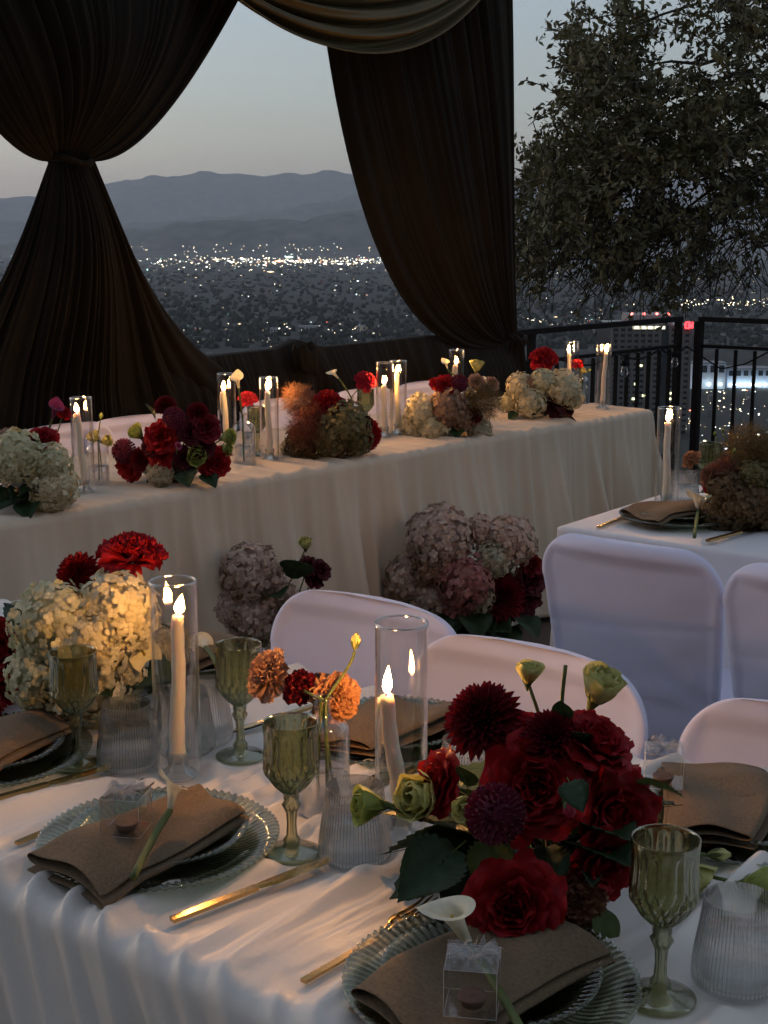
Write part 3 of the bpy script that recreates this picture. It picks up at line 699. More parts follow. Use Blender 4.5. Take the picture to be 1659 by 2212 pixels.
def chair_meshes():
    zt, zb = .845, .40; nz, na = 60, 64
    hs = 1-(1-np.linspace(0,1,nz))**1.7; zs = zb+(zt-zb)*hs; P = np.zeros((nz, na, 3)); ph = np.linspace(0,2*PI,na,endpoint=False)
    for i, z in enumerate(zs):
        r = .105; w = .190+.030*(z-zb)/(zt-zb)
        if z > zt-r: w = w-r+math.sqrt(max(r*r-(z-(zt-r))**2, 0))*1.0+.002
        th = .017*(1 if z < zt-.03 else .06+.94*math.sqrt(max(0,1-((z-(zt-.03))/.03)**2)))
        c, s = np.cos(ph), np.sin(ph); x = w*np.sign(c)*np.abs(c)**.42; a = np.abs(x)/max(w,1e-6)
        # cloth is taut over a tube frame: hollow between the tubes
        hol = .36+.64*np.maximum(sm(a,.86,.96), sm(z, zt-.055, zt-.022))
        crease = 1-.30*np.exp(-((z-.655-.10*x)/.008)**2) - .35*np.exp(-((z-.485+.25*x*x)/.012)**2)
        y = th*np.sign(s)*np.abs(s)**.55*hol*crease - .205 - .085*(z-zb)/(zt-zb) + .030*a*a - .018 + .0028*math.exp(-((z-.50)/.07)**2)*np.sin(x*55+z*60) + .0012*np.sin(x*38-z*47+2*np.sin(z*9))*np.sin(z*23)
        P[i] = np.stack([x, y, np.full(na, z)], -1)
    mb = MB(); mb.grid(P, wv=True); mb.grid(np.stack([P[-1], P[-1]*[.5,0,0]+[0,1,1]*P[-1].mean(0)+[0,0,.0015]],0), wv=True); back = mb.mesh('back_cover', M['spandex'])
    mb = MB(); n = 40; ph = np.linspace(0,2*PI,n,endpoint=False); rows = []
    for z, k in ((.452,.0),(.468,.55),(.470,.9),(.462,1.0),(.447,1.02)):
        rows.append(np.stack([.205*k*np.sign(np.cos(ph))*np.abs(np.cos(ph))**.35, .205*k*np.sign(np.sin(ph))*np.abs(np.sin(ph))**.35, np.full(n,z)],-1))
    rows[0][:,2] = .470
    mb.grid(np.array(rows), wv=True); seat = mb.mesh('seat_cover', M['spandex'])
    mb = MB(); rows = []; n = 80; ph = np.linspace(0,2*PI,n,endpoint=False)
    for t in np.linspace(0,1,18):
        z = .446*(1-t)+.012*t; e = .35+.12*math.sin(PI*t); wx = .205-.012*math.sin(PI*t)+.025*t; wy = .212-.03*math.sin(PI*t)+.035*t
        c, s = np.cos(ph), np.sin(ph)
        x = wx*np.sign(c)*np.abs(c)**e; y = wy*np.sign(s)*np.abs(s)**e - .015*t
        lift = .05*t**3*(1-(np.abs(c*s)*2)**.8)
        rows.append(np.stack([x, y, z+lift],-1))
    mb.grid(np.array(rows), wv=True); skirt = mb.mesh('skirt_cover', M['spandex'])
    return back, seat, skirt
CH = chair_meshes()
def chair(top, face, label, group):
    o = Vector((top.x, top.y, 0)) + face*.30; rz = math.atan2(face.y, face.x)-PI/2
    t = thing('covered_chair', label, 'chair', o, rz, group)
    for nm, me in zip(('back_cover','seat_cover','skirt_cover'), CH): mobj(nm, me, t, TRS(o, rz))
    return t
ZC = .845
g = 'white chairs at the front table'
cB = on(1158, 1394, ZC)
chair(cB - U*.375 + N*.075, -N, 'white spandex chair back behind the peach carnations, nearest the floor flowers', g)
chair(cB, -N, 'white spandex chair back right behind the big red bouquet', g)
chair(cB + U*.49 - N*.02, -N, 'white spandex chair back cut off at the frame edge, lowest of the white chairs', g)
g = 'white chairs at the smooth white table'
cD = on(1345, 1172, ZC)
chair(cD, N, 'full white chair seen from behind at the corner of the smooth white table', g)
chair(cD + U*.435 - N*.015, N, 'white chair seen from behind, cut by the frame, next to the full one', g)
g = 'white chairs behind the head table'
for px, lb in ((125,'white chair back peeking out behind the green-white hydrangeas of the head table'),(275,'white chair back peeking out above the burgundy bouquet of the head table'),
               (590,'white chair back between the twin candles and smoke-bush bouquet'),(775,'white chair back behind the rust smoke-bush bouquet'),(905,'white chair back behind the pair of close candles')):
    d = ray(px, 900); off = -.50; k = (R0+WW*off-CAM).dot(WW)/d.dot(WW); p = CAM+d*k
    chair(Vector((p.x,p.y,0)), -WW, lb, g)

# ================================================================== TABLEWARE
def goblet_mesh():
    zb = np.linspace(.074, .165, 34); t = (zb-.074)/.091
    rb = .0335*np.minimum(1, (t/.36+.02))**.55; rb = np.where(t>.36, .0335-.0018*sm(t,.36,.75)+.0010*sm(t,.75,1), rb)
    prof = [(.0,0.0),(.030,0.0),(.0350,.0012),(.0350,.0028),(.028,.0045),(.012,.009),(.0095,.014),(.0105,.018),(.0062,.024),(.0052,.038),(.0060,.052),(.0085,.058),(.0110,.0625),(.0085,.067),(.0095,.071)]
    op = prof + list(zip(rb[1:], zb[1:]))
    def mod(ph, R, Z):
        t = np.clip((Z-.074)/.091, 0, 1); bowl = (Z > .0745)
        dia = np.abs(np.sin(9*ph + t*9.5))*np.abs(np.sin(9*ph - t*9.5))
        fl = np.abs(np.cos(9*ph))
        lo = (1-sm(t,.42,.55))*sm(t,.02,.10); hi = sm(t,.42,.6)*(1-sm(t,.84,.93))
        R = np.where(bowl, R*(1 - .13*lo*(1-dia)**2 - .055*hi*(1-fl)), R)
        st = sm(Z,.012,.03)*(1-sm(Z,.058,.07)); R = R*(1+.10*st*np.cos(8*ph))
        return R, Z
    mb = MB(); mb.lathe(op, 108, mod)
    ip = [(r-.0022, z) for r, z in zip(rb, zb)][::-1]; ip = [(rb[-1]-.0008, .1656)] + [p for p in ip if p[0] > .004] + [(.0005,.0795)]
    mb.lathe(ip, 108); return mb.mesh('goblet', M['green_glass'])
ME_GOB = goblet_mesh()
def goblet(p, label, g='green cut-glass goblets'):
    foot(p, .038); return tag(mobj('wine_goblet', ME_GOB, None, TRS((p.x,p.y,ZT+.0015), rnd.uniform(0,6))), label, 'goblet', g)
def tumbler_meshes():
    H = .092
    def mod(ph, R, Z): return R*(1+.024*np.cos(64*ph)*(sm(Z,.004,.012)*(1-sm(Z,.082,.089)))), Z
    zs = np.linspace(.006, H, 14); rs_ = .0425 - .0085*sm(zs, .012, H) 
    mb = MB(); mb.lathe([(.0005,0),(.030,0),(.038,.0015)] + list(zip(rs_, zs)), 320, mod)
    ip = list(zip(rs_-.0022, zs))[::-1]; ip[0] = (rs_[-1]-.001, H+.0006)
    mb.lathe(ip[:-1] + [(.033,.010),(.0005,.010)], 56); gl = mb.mesh('tumbler', M['ribbed'])
    lvl = .055; zs = np.linspace(.0105, lvl, 8); r2 = .0425-.0085*sm(zs,.012,H)-.0028
    mb = MB(); mb.lathe([(.0005,.0105),(.031,.0105)] + list(zip(r2, zs)) + [(.0005,lvl)], 48); wa = mb.mesh('water', M['water'])
    return gl, wa
ME_TUM, ME_WAT = tumbler_meshes()
def tumbler(p, label, g='ribbed water tumblers', water=True):
    foot(p, .045); M4 = TRS((p.x,p.y,ZT+.0015), rnd.uniform(0,6)); t = tag(mobj('water_tumbler', ME_TUM, None, M4), label, 'tumbler', g)
    if water: mobj('water', ME_WAT, t, M4)
    return t
def plate_mesh(R, name, k):
    def prof(top):
        rs_ = np.linspace(0.0005, R, 26); z = .004 + .016*sm(rs_/R, .62, 1.0) + (.0035 if top else 0)
        return list(zip(rs_, z))
    def mod(ph, Rr, Z):
        q = Rr/R; rib = np.cos(k*ph)
        return Rr*(1+.006*rib*sm(q,.93,1)), Z + .0014*np.sign(rib)*np.abs(rib)**.7*sm(q,.40,.50)
    mb = MB(); lo = prof(False); up = prof(True)[::-1]; edge = [(R*1.006, lo[-1][1]+.002)]
    mb.lathe(lo+edge+up, k*4, mod); return mb.mesh(name, M['plate_glass'])
ME_CH = plate_mesh(.142, 'charger_plate', 84); ME_SP = plate_mesh(.105, 'salad_plate', 66)
def napkin_mesh(L=.235, W=.150, seed=1):
    # cross-section: a cloth folded over twice, three soft layers with open loops at the sides
    r = np.random.RandomState(seed); nl = 34
    cs = np.array([(-.50,.000),(-.2,.001),(.2,.001),(.46,.002),(.50,.007),(.46,.012),(.2,.011),(-.2,.0125),(-.42,.014),(-.47,.020),(-.42,.027),(-.2,.025),(.1,.023),(.34,.022),(.45,.017)])
    tt = np.linspace(0,1,len(cs)); t2 = np.linspace(0,1,70); C = np.stack([np.interp(t2,tt,cs[:,0]), np.interp(t2,tt,cs[:,1])],-1)
    for _ in range(3): C[1:-1] = (C[:-2]+2*C[1:-1]+C[2:])/4
    P = np.zeros((nl, len(C), 3))
    for i in range(nl):
        f = i/(nl-1); y = (f-.5)*L; wd = W*(1.02-.30*f**1.4); puff = .95-.25*f+.18*math.sin(f*6+seed)
        droop = -.014*sm(.25-f, 0, .25)
        x = C[:,0]*wd + .012*math.sin(f*3+seed); z = C[:,1]*puff + droop + .004*np.sin(C[:,0]*7+f*5+seed)*C[:,1]/.02
        yy = y + .005*np.sin(C[:,0]*5+seed)*(1 if f<.5 else -1)
        P[i] = np.stack([x, yy, z], -1)
    mb = MB(); mb.grid(P); me = mb.mesh('napkin', M['napkin']); return me
ME_NAP = [napkin_mesh(seed=s) for s in (1,4,9)]
def fork_build(pe, pt_, label):
    d = pt_-pe; L = .205; d = Vector((d.x,d.y,0)).normalized(); c = pe; rz = math.atan2(d.y,d.x); M4 = TRS((c.x,c.y,ZT+.003), rz)
    sc_ = max(1,min(1.25,(pt_-pe).length/.200)); M4 = M4 @ Matrix.Scale(sc_,4); t = thing('fork', label, 'fork', (c.x,c.y,ZT), rz, 'gold forks')
    mb = MB(); bar(mb, (0,0,.003),(.105,0,.003),.0037,.0017); mobj('handle', mb.mesh('handle', M['gold'], False), t, M4)
    mb = MB(); n = 12; x = np.linspace(.105,.150,n); w = np.interp(x,[.105,.125,.138,.150],[.0034,.0040,.0105,.0120]); z = .004+.006*np.sin((x-.105)/.045*PI*.6)
    P = np.array([[[x[i], y*w[i], z[i]-.0025*(1-y*y)] for y in np.linspace(-1,1,7)] for i in range(n)]); mb.grid(P)
    nk = mobj('neck', mb.mesh('neck', M['gold']), t, M4); nk.modifiers.new('th','SOLIDIFY').thickness = .002
    for y in (-.0102,-.0034,.0034,.0102):
        mb = MB(); mb.tube([(.148,y,.0085),(.165,y,.0072),(.185,y,.0085),(.200,y*.97,.013)], [.0022,.0019,.0017,.0009], 6); mobj('tine', mb.mesh('tine', M['gold']), t, M4)
    for k in np.arange(.0,.17,.018): foot(pe+d*float(k), .012)
def knife_build(pe, pt_, label):
    d = pt_-pe; d = Vector((d.x,d.y,0)).normalized(); rz = math.atan2(d.y,d.x); M4 = TRS((pe.x,pe.y,ZT+.006), rz)
    sc_ = max(1,min(1.3,(pt_-pe).length/.228)); M4 = M4 @ Matrix.Scale(sc_,4); t = thing('knife', label, 'knife', (pe.x,pe.y,ZT), rz, 'gold knives')
    mb = MB(); bar(mb, (0,0,.004),(.112,0,.004),.0046,.0024); mobj('handle', mb.mesh('handle', M['gold'], False), t, M4)
    x = np.linspace(.112,.228,20); w0 = np.interp(x,[.112,.122,.19,.228],[.0045,.0062,.0075,.0006]); w1 = np.interp(x,[.112,.13,.20,.228],[-.0045,-.0085,-.0092,.0])
    P = np.array([[[x[i], w0[i]+(w1[i]-w0[i])*k, .004 + (.0014 if k<.5 else .0014*(2-2*k))] for k in np.linspace(0,1,5)] for i in range(20)])
    Q = P.copy(); Q[:,:,2] = .004-(Q[:,:,2]-.004); mb = MB(); mb.grid(P); mb.grid(Q); mobj('blade', mb.mesh('blade', M['gold']), t, M4)
    for k in np.arange(.0,.30,.018): foot(pe+d*float(k), .013)
def favor(p, z, rz, label):
    t = thing('favor_box', label, 'box', (p.x,p.y,z), rz, 'clear favour boxes')
    M4 = TRS((p.x,p.y,z), rz); h = .023; mb = MB(); mb.box((0,0,.023), (h,h,.022)); b = mobj('clear_box', mb.mesh('clear_box', M['acetate'], False), t, M4)
    mb = MB()
    for x in (-1,1):
        for y in (-1,1): mb.tube([(x*h,y*h,.001),(x*h,y*h,.045)], .00025, 4)
    for zz in (.001,.045):
        for a, c in (((-1,-1),(1,-1)),((1,-1),(1,1)),((1,1),(-1,1)),((-1,1),(-1,-1))): mb.tube([(a[0]*h,a[1]*h,zz),(c[0]*h,c[1]*h,zz)], .00025, 4)
    mobj('folded_edges', mb.mesh('folded_edges', M['tulle']), b, M4)
    mb = MB(); mb.lathe([(.0005,.001),(.010,.001),(.0135,.009),(.013,.010),(.0095,.0085),(.0005,.0115)], 20); mobj('sweet', mb.mesh('sweet', petal('sweet_cup', (.15,.085,.06), trans=.05)), t, M4)
    mb = MB(); r = np.random.RandomState(int(p.x*1000)%97)
    for s in range(6):                     # loose loops and tails of netting
        an = s*1.05+r.uniform(-.3,.3); ca, sa = math.cos(an), math.sin(an); up = r.uniform(.2,.9); ln = r.uniform(.018,.028)
        P = np.zeros((10,9,3))
        for i, a in enumerate(np.linspace(0,1,10)):
            for j, b_ in enumerate(np.linspace(-1,1,9)):
                w = .002+.011*a; x = .001+ln*a*(1-.25*a*up); y = b_*w
                P[i,j] = (x*ca-y*sa, x*sa+y*ca, .046+.012*up*math.sin(a*2.4)+.0045*math.sin(b_*7+s)*a+.002*math.sin(b_*15+a*5))
        mb.grid(P)
    bw = mobj('tulle_bow', mb.mesh('tulle_bow', M_TULLE), t, M4)
def tulle():
    m, nt, b, out = nodes_of('tulle_net'); b.inputs['Base Color'].default_value = (.5,.49,.48,1); b.inputs['Roughness'].default_value=.8
    tr = nt.nodes.new('ShaderNodeBsdfTransparent'); mx = nt.nodes.new('ShaderNodeMixShader'); tc = nt.nodes.new('ShaderNodeTexCoord')
    vo = nt.nodes.new('ShaderNodeTexVoronoi'); vo.feature='DISTANCE_TO_EDGE'; vo.inputs['Scale'].default_value = 1100
    lt = nt.nodes.new('ShaderNodeMath'); lt.operation='LESS_THAN'; lt.inputs[1].default_value=.055
    nt.links.new(tc.outputs['Object'], vo.inputs['Vector']); nt.links.new(vo.outputs['Distance'], lt.inputs[0])
    nt.links.new(lt.outputs[0], mx.inputs[0]); nt.links.new(tr.outputs[0], mx.inputs[1]); nt.links.new(b.outputs[0], mx.inputs[2]); nt.links.new(mx.outputs[0], out.inputs[0]); return m
M_TULLE = tulle()
def setting(px, py, face, who, nap=0, rot=0.0, noff=(0,0), fav=None, small=True):
    """charger, salad plate, napkin and favour box of one guest; who ends the labels"""
    p = on(px, py, ZT); rz = math.atan2(face.y, face.x)-PI/2; foot(p, .095)
    tag(mobj('charger_plate', ME_CH, None, TRS((p.x,p.y,ZT+.001), rz)), 'large ribbed glass charger '+who, 'plate', 'glass charger plates')
    tag(mobj('salad_plate', ME_SP, None, TRS((p.x,p.y,ZT+.0115), rz+.05)), 'smaller ribbed glass plate '+who, 'plate', 'small glass plates')
    right_ = Vector((face.y,-face.x,0)); c = p + right_*noff[0] + face*noff[1]
    o = mobj('napkin', ME_NAP[nap], None, TRS((c.x,c.y,ZT+.027), rz+rot)); tag(o, 'folded brown linen napkin '+who, 'napkin', 'brown linen napkins')
    md = o.modifiers.new('thickness','SOLIDIFY'); md.thickness=.0018; md.offset=0; o.modifiers.new('sub','SUBSURF').levels = 1; o.modifiers['sub'].render_levels = 1
    if fav: q = c + right_*fav[0] + face*fav[1]; favor(q, ZT+.054, rz+.5, 'clear favour box with tulle bow '+who)
    return p
setting(-25, 1652, N, 'at the left frame edge beside the cream hydrangeas', 1, .25, (.02,.0))
setting(345, 1842, N, 'left of the middle goblet at the table edge', 0, -.12, (.012,-.03), (-.0,-.03))
setting(1060, 2158, N, 'nearest of all, below the big red bouquet', 2, -.25, (.012,-.02), (.03,-.075))
setting(850, 1606, -N, 'behind the tall centre candle, far side of front table', 1, .15, (.01,.01))
setting(1620, 1800, -N, 'right of the big red bouquet at the frame edge', 2, .35, (.05,.01), (.05,.03))
setting(400, 1455, -N, 'half hidden behind the cream hydrangeas and candle', 0, .1, (0,0))
setting(1458, 1130, N, 'below the single candle on the smooth white table', 1, -.3, (0,-.01))
fork_build(on(36,1832,ZT), on(322,1712,ZT), 'gold fork left of the near place setting with napkin and stem')
fork_build(on(655,2132,ZT), on(940,1966,ZT), 'gold fork tucked beside the nearest charger under the white calla')
fork_build(on(1292,1144,ZT), on(1390,1106,ZT), 'gold fork on the smooth white table by the chair back')
fork_build(on(955,1640,ZT)+N*.05, on(905,1660,ZT)-N*.2, 'gold fork behind the red bouquet beside the far charger')
knife_build(on(372,2006,ZT), on(695,1880,ZT), 'long gold knife lying in the open satin near the table edge')
knife_build(on(-70,1757,ZT), on(205,1681,ZT), 'gold knife at the left frame edge below the goblet')
knife_build(on(735,1520,ZT), on(503,1594,ZT), 'dark knife pointing past the second goblet on the far side')
knife_build(on(1528,1178,ZT), on(1668,1140,ZT), 'gold knife between the two chair backs on the smooth white table')
goblet(on(1424,2160,ZT), 'nearest green cut-glass goblet in front of the red bouquet')
goblet(on(631,1846,ZT), 'green cut-glass goblet in the middle, right of the napkin with the stem')
goblet(on(168,1656,ZT), 'green cut-glass goblet in front of the cream hydrangeas')
goblet(on(520,1636,ZT), 'green cut-glass goblet behind the tall lit candle, before the peach carnation')
goblet(on(1530,1085,ZT), 'green goblet half hidden behind the brown bouquet on the smooth white table')
goblet(on(556,985,ZT), 'greenish goblet on the head table between the calla bottle and candle')
goblet(on(790,935,ZT), 'greenish goblet on the head table under the red carnation')
tumbler(on(767,1858,ZT), 'ribbed water glass with a green bud hanging in front of it')
tumbler(on(278,1658,ZT), 'ribbed water glass left of the tall lit candle')
tumbler(on(400,1625,ZT), 'ribbed glass directly behind the tall lit candle', water=False)
tumbler(on(440,1604,ZT), 'ribbed glass farthest behind the tall lit candle', water=False)
tumbler(on(1588,2130,ZT), 'ribbed water glass at the frame edge right of the nearest goblet')
tumbler(on(1012,1745,ZT), 'ribbed glass seen behind the yellow flower of the red bouquet')
tumbler(on(1476,1092,ZT), 'ribbed water glass beside the candle on the smooth white table')

# ------------------------------------------------------------------ candles
def chimney_mesh():
    R, H, t = .0315, .272, .0017
    mb = MB(); mb.lathe([(R-t,.001),(R,.0005),(R,.01),(R,.10),(R,.20),(R,H-.003),(R+.0006,H-.0012),(R+.0002,H+.0004),(R-t*.6,H+.0008),(R-t-.0004,H-.0008),(R-t,H-.004),(R-t,.20),(R-t,.10),(R-t,.01),(R-t,.001)], 72)
    return mb.mesh('glass_chimney', M['clear'])
ME_CHIM = chimney_mesh(); LAST = ['']
a_ = np.linspace(0,2*PI,72,endpoint=False); b_ = np.linspace(0,2*PI,8,endpoint=False); A_, B_ = np.meshgrid(a_, b_, indexing='ij'); rr_ = .0306+.0013*np.cos(B_)
mb = MB(); mb.grid(np.stack([rr_*np.cos(A_), rr_*np.sin(A_), .2735+.0013*np.sin(B_)],-1), True, True); ME_RIM = mb.mesh('rim', M['rim'])
mb = MB(); mb.lathe([(.0005,.0),(.026,.0),(.0275,.002),(.026,.006),(.016,.011),(.0135,.016),(.0145,.024),(.0165,.034),(.0172,.036),(.0160,.0365),(.0125,.030),(.0115,.020),(.0005,.019)], 36); ME_HOLD = mb.mesh('candle_holder', M['clear_thick'])
z = np.linspace(0,1,22); fr_ = .0066*np.sin(PI*np.clip(z,0,1)**.62)**.9*(1-.25*z)+.0002
mb = MB(); mb.lathe(list(zip(fr_, z*.034)), 16); ME_FLAME = mb.mesh('flame', M['flame'])
mb = MB(); mb.tube([(0,0,-.004),(0,0,.004),(.001,0,.008)], [.0009,.0009,.0006], 6); ME_WICK = mb.mesh('wick', M['wick'])
def candle(px, py, tpx, tpy, where, chim=True, drip=0):
    p = on(px, py, ZT); foot(p, .036)
    z0 = ZT+.0015
    if chim: oc = mobj('glass_chimney', ME_CHIM, None, TRS((p.x,p.y,z0))); LAST[0] = oc.name; tag(oc, 'clear glass cylinder of candle '+where, 'candle glass', 'glass candle chimneys'); mobj('rim', ME_RIM, bpy.data.objects[LAST[0]], TRS((p.x,p.y,z0)))
    tag(mobj('candle_holder', ME_HOLD, None, TRS((p.x,p.y,z0+.0005))), 'clear glass foot under candle '+where, 'candle holder', 'glass taper holders')
    T = at(tpx, tpy, p.y); dx = max(-.018, min(.018, T.x-p.x)); top = Vector((p.x+dx, p.y+.002, T.z)); bot = Vector((p.x-dx*.12, p.y, z0+.0215))
    c = thing('taper_candle', 'lit ivory taper candle '+where, 'candle', bot, 0, 'lit taper candles')
    n = 18; pts = [bot.lerp(top, i/(n-1)) for i in range(n)]; rs_ = [.0112-.0028*(i/(n-1)) for i in range(n)]; rs_[0] = .0100
    pts = [q_ + Vector((.0012*math.sin(i*.5+px), .001*math.cos(i*.4), 0)) if 0 < i < n-1 else q_ for i, q_ in enumerate(pts)]; rs_ = [w_*(1+.05*math.sin(i*1.7+py)) for i, w_ in enumerate(rs_)]; mb = MB(); mb.tube(pts, rs_, 20); mobj('wax', mb.mesh('wax', M['wax']), c)
    for _d in range(drip if drip else rnd.choice((0,1,1))):
        mb = MB(); a = top + Vector((-.0085*rnd.choice((1,-1)) if not drip else -.0085,-.003,-.002)); mb.tube([a, a+Vector((-.002,0,-.02)), a+Vector((-.0005,0,-.045)), a+Vector((.0015,0,-.075))], [.0022,.0028,.0022,.0008], 8); mobj('wax_drip', mb.mesh('wax_drip', M['wax']), c)
    mobj('wick', ME_WICK, c, Matrix.Translation(top)); 
    mobj('flame', ME_FLAME, c, Matrix.Translation(top+Vector((.0006,0,.003))) @ Matrix.Rotation(rnd.uniform(-.16,.22),4,'Y') @ Matrix.Diagonal((k_:=rnd.uniform(.85,1.2), rnd.uniform(.85,1.2), rnd.uniform(.75,1.2), 1)))
candle(386,1679,384,1331,'left of the centre at the near table, tallest in view')
candle(866,1816,834,1504,'leaning in the middle of the near table', drip=1)
candle(1438,1098,1443,913,'alone on the smooth white table')
candle(183,1064,166,893,'beside the green-white hydrangeas on the head table')
candle(492,982,482,846,'behind the white calla bottle on the head table')
candle(583,995,577,846,'between the calla bottle and the smoke-bush bouquet')
candle(831,944,830,832,'front one of the close pair on the head table')
candle(860,938,857,807,'rear one of the close pair on the head table')
candle(985,900,984,788,'behind the cream and mauve bouquet on the head table')
candle(1232,872,1229,764,'behind the white hydrangeas near the head table end')
candle(1301,884,1309,762,'last at the end of the head table by the railing')

# ================================================================== FLOWERS
def petal_grid(L, Wd, a0, a1, r0, z0, phi, cup, ruf, r, nu=7, nv=7, tip='round', serr=0.0):
    v = np.linspace(0,1,nv); a = a0+(a1-a0)*v**1.1
    dl = L/(nv-1); rr = r0+np.concatenate([[0],np.cumsum(np.sin(a[:-1])*dl)]); zz = z0+np.concatenate([[0],np.cumsum(np.cos(a[:-1])*dl)])
    u = np.linspace(-1,1,nu)
    if tip == 'round': w = Wd*(.30+.70*np.sin(np.clip(v*1.18,0,1.18)/1.18*PI*.56)**.8)*np.where(v>.75, np.sqrt(np.maximum(0,1-((v-.75)/.33)**2)), 1)
    else: w = Wd*(.35+.65*np.sin(v*PI*.62))*np.where(v>.68, 1-((v-.68)/.32)**2*.90, 1)
    P = np.zeros((nv, nu, 3)); f1, f2 = r.uniform(2,4), r.uniform(0,6.28)
    for j, uu in enumerate(u):
        x = w*uu; c = cup*(uu*uu)*w
        rf = ruf*(v**1.6)*np.sin(uu*f1*2+f2+v*2)*(.4+.6*abs(uu))
        n_r, n_z = -np.cos(a), np.sin(a)            # towards the axis / up
        R_ = rr + n_r*(c+rf); Z_ = zz + n_z*(c+rf) + (serr*Wd*((j%2)*2-1)*(v>.93) if serr else 0)
        if tip == 'round': Z_ = Z_ - np.cos(a)*0.10*L*(uu*uu)*(v>.99)
        P[:,j] = np.stack([R_*math.cos(phi)-x*math.sin(phi), R_*math.sin(phi)+x*math.cos(phi), Z_], -1)
    return P
D = math.radians
def m_rose(m, seed, n=34):
    r = np.random.RandomState(seed); mb = MB()
    for k in range(n):
        f = k/(n-1); ph = k*2.39996+r.normal(0,.15)
        mb.grid(petal_grid(.50+.55*f, .26+.40*f**.7, D(4+38*f**1.2)+r.normal(0,.05), D(-22+150*f**1.5)+r.normal(0,.12), .03+.16*f, -.05-.12*f, ph, .75-.75*f, .04+.09*f, r, 9, 8))
    mb.lathe([(.02,-.38),(.12,-.25),(.18,-.08)], 8); return mb.mesh('rose', M[m])
def m_carn(m, seed, n=62):
    r = np.random.RandomState(seed); mb = MB()
    for k in range(n):
        f = k/(n-1); ph = k*2.39996+r.normal(0,.3)
        mb.grid(petal_grid(.62+.42*f, .24+.16*f, D(3+72*f**1.1)+r.normal(0,.08), D(18+85*f**1.1)+r.normal(0,.2), .02+.04*f, -.02-.25*f, ph, .1, .13, r, 11, 6, serr=.13))
    return mb.mesh('carnation', M[m])
def m_dahlia(m, seed, n=210, wid=.100):
    r = np.random.RandomState(seed); mb = MB()
    for k in range(n):
        f = k/(n-1); ph = k*2.39996+r.normal(0,.06)
        mb.grid(petal_grid(.42+.55*f**.7, (wid*.7)+wid*.55*f, D(4+84*f)+r.normal(0,.05), D(-5+104*f)+r.normal(0,.09), .02+.05*f, .05-.26*f, ph, .9-.3*f, .01, r, 5, 6, 'point'))
    return mb.mesh('dahlia', M[m])
def m_scab(m, seed):
    r = np.random.RandomState(seed); mb = MB(); n = 150
    for k in range(n):
        z = 1-1.55*(k+.5)/n; ph = k*2.39996; st = math.sqrt(max(0,1-z*z)); a = math.acos(z)
        mb.grid(petal_grid(.34, .085, a+r.normal(0,.25), a+r.normal(.3,.4), .70*st, .62*z, ph, .3, .03, r, 4, 4))
    mb.lathe([(.02,-.45),(.55,-.35),(.72,0),(.6,.42),(.3,.62),(.02,.68)], 16)
    for k in range(90):
        z = 1-1.2*(k+.5)/90; ph = k*2.39996+1; st = math.sqrt(max(0,1-z*z)); d = Vector((st*math.cos(ph), st*math.sin(ph), z)); mb.cur = 1
        mb.tube([d*.6, d*1.02], .008, 3); mb.tube([d*1.0, d*1.05], .024, 4)
    return mb.mesh('scabiosa', [M[m], M['smoke_tan']])
def m_hydra(m, seed, n=160, sq=.86, s0=.138):
    r = np.random.RandomState(seed); mb = MB(); lump = r.normal(0,1,(5,3)); lump /= np.linalg.norm(lump,axis=1)[:,None]
    for k in range(n):
        z = 1-1.72*(k+.5)/n; ph = k*2.39996+r.normal(0,.08); st = math.sqrt(max(0,1-z*z)); d = np.array([st*math.cos(ph), st*math.sin(ph), z])
        rad = .90+.09*np.max(lump@d)+r.normal(0,.055); c = d*rad*np.array([1,1,sq])
        nrm = Vector(d) + Vector(r.normal(0,.33,3)); q = np.array((Vector((0,0,1)).rotation_difference(nrm.normalized()) @ Quaternion((0,0,1), r.uniform(0,6.28))).to_matrix())
        s = s0*r.uniform(.8,1.25); dome = r.uniform(-.15,.35)
        for e in range(4):
            p = e*PI/2; co, si = math.cos(p), math.sin(p)
            g = [(.06,-.05,0),(.06,.05,0),(.55,-.52,.10*dome+.05),(.62,0,.22),(.55,.52,.10*dome+.05),(1.02,-.36,-dome*.3),(1.1,0,-dome*.2+.04),(1.02,.36,-dome*.3)]
            vv = np.array([(x*co-y*si, x*si+y*co, zz) for x, y, zz in g])*s
            mb.raw(vv@q.T + c, [(0,2,3),(0,3,1),(1,3,4),(2,5,6,3),(3,6,7,4)])
    # the closed inner mass of calyx and stalks under the florets
    mb.lathe([(.02,-.62),(.42,-.5),(.72,-.15),(.74,.2),(.5,.58),(.02,.72)], 14)
    return mb.mesh('hydrangea', M[m])
def m_calla(m, seed=1):
    nv, nu = 18, 30; P = np.zeros((nv,nu,3)); v = np.linspace(0,1,nv)
    for j, ph in enumerate(np.linspace(-PI*1.06, PI*1.06, nu)):
        tipf = .5+.5*math.cos(ph); r = .10+.15*v+.30*v**3*(.6+.5*tipf)+.20*v**9*(1-.3*tipf)
        L = 1.25+.55*tipf**3; zz = v*L - .30*v**8*(1-tipf*.7)
        rr = r*(1-.35*tipf**8*v**4); P[:,j] = np.stack([rr*np.cos(ph)+.18*v**5*tipf**4, rr*np.sin(ph)*(1-.55*tipf**6*v**6), zz], -1)
    mb = MB(); mb.grid(P); mb.cur = 1; mb.tube([(0,0,.25),(.01,0,.6),(.02,0,.95)], [.055,.06,.03], 8)
    return mb.mesh('calla_lily', [M[m], M['spadix']])
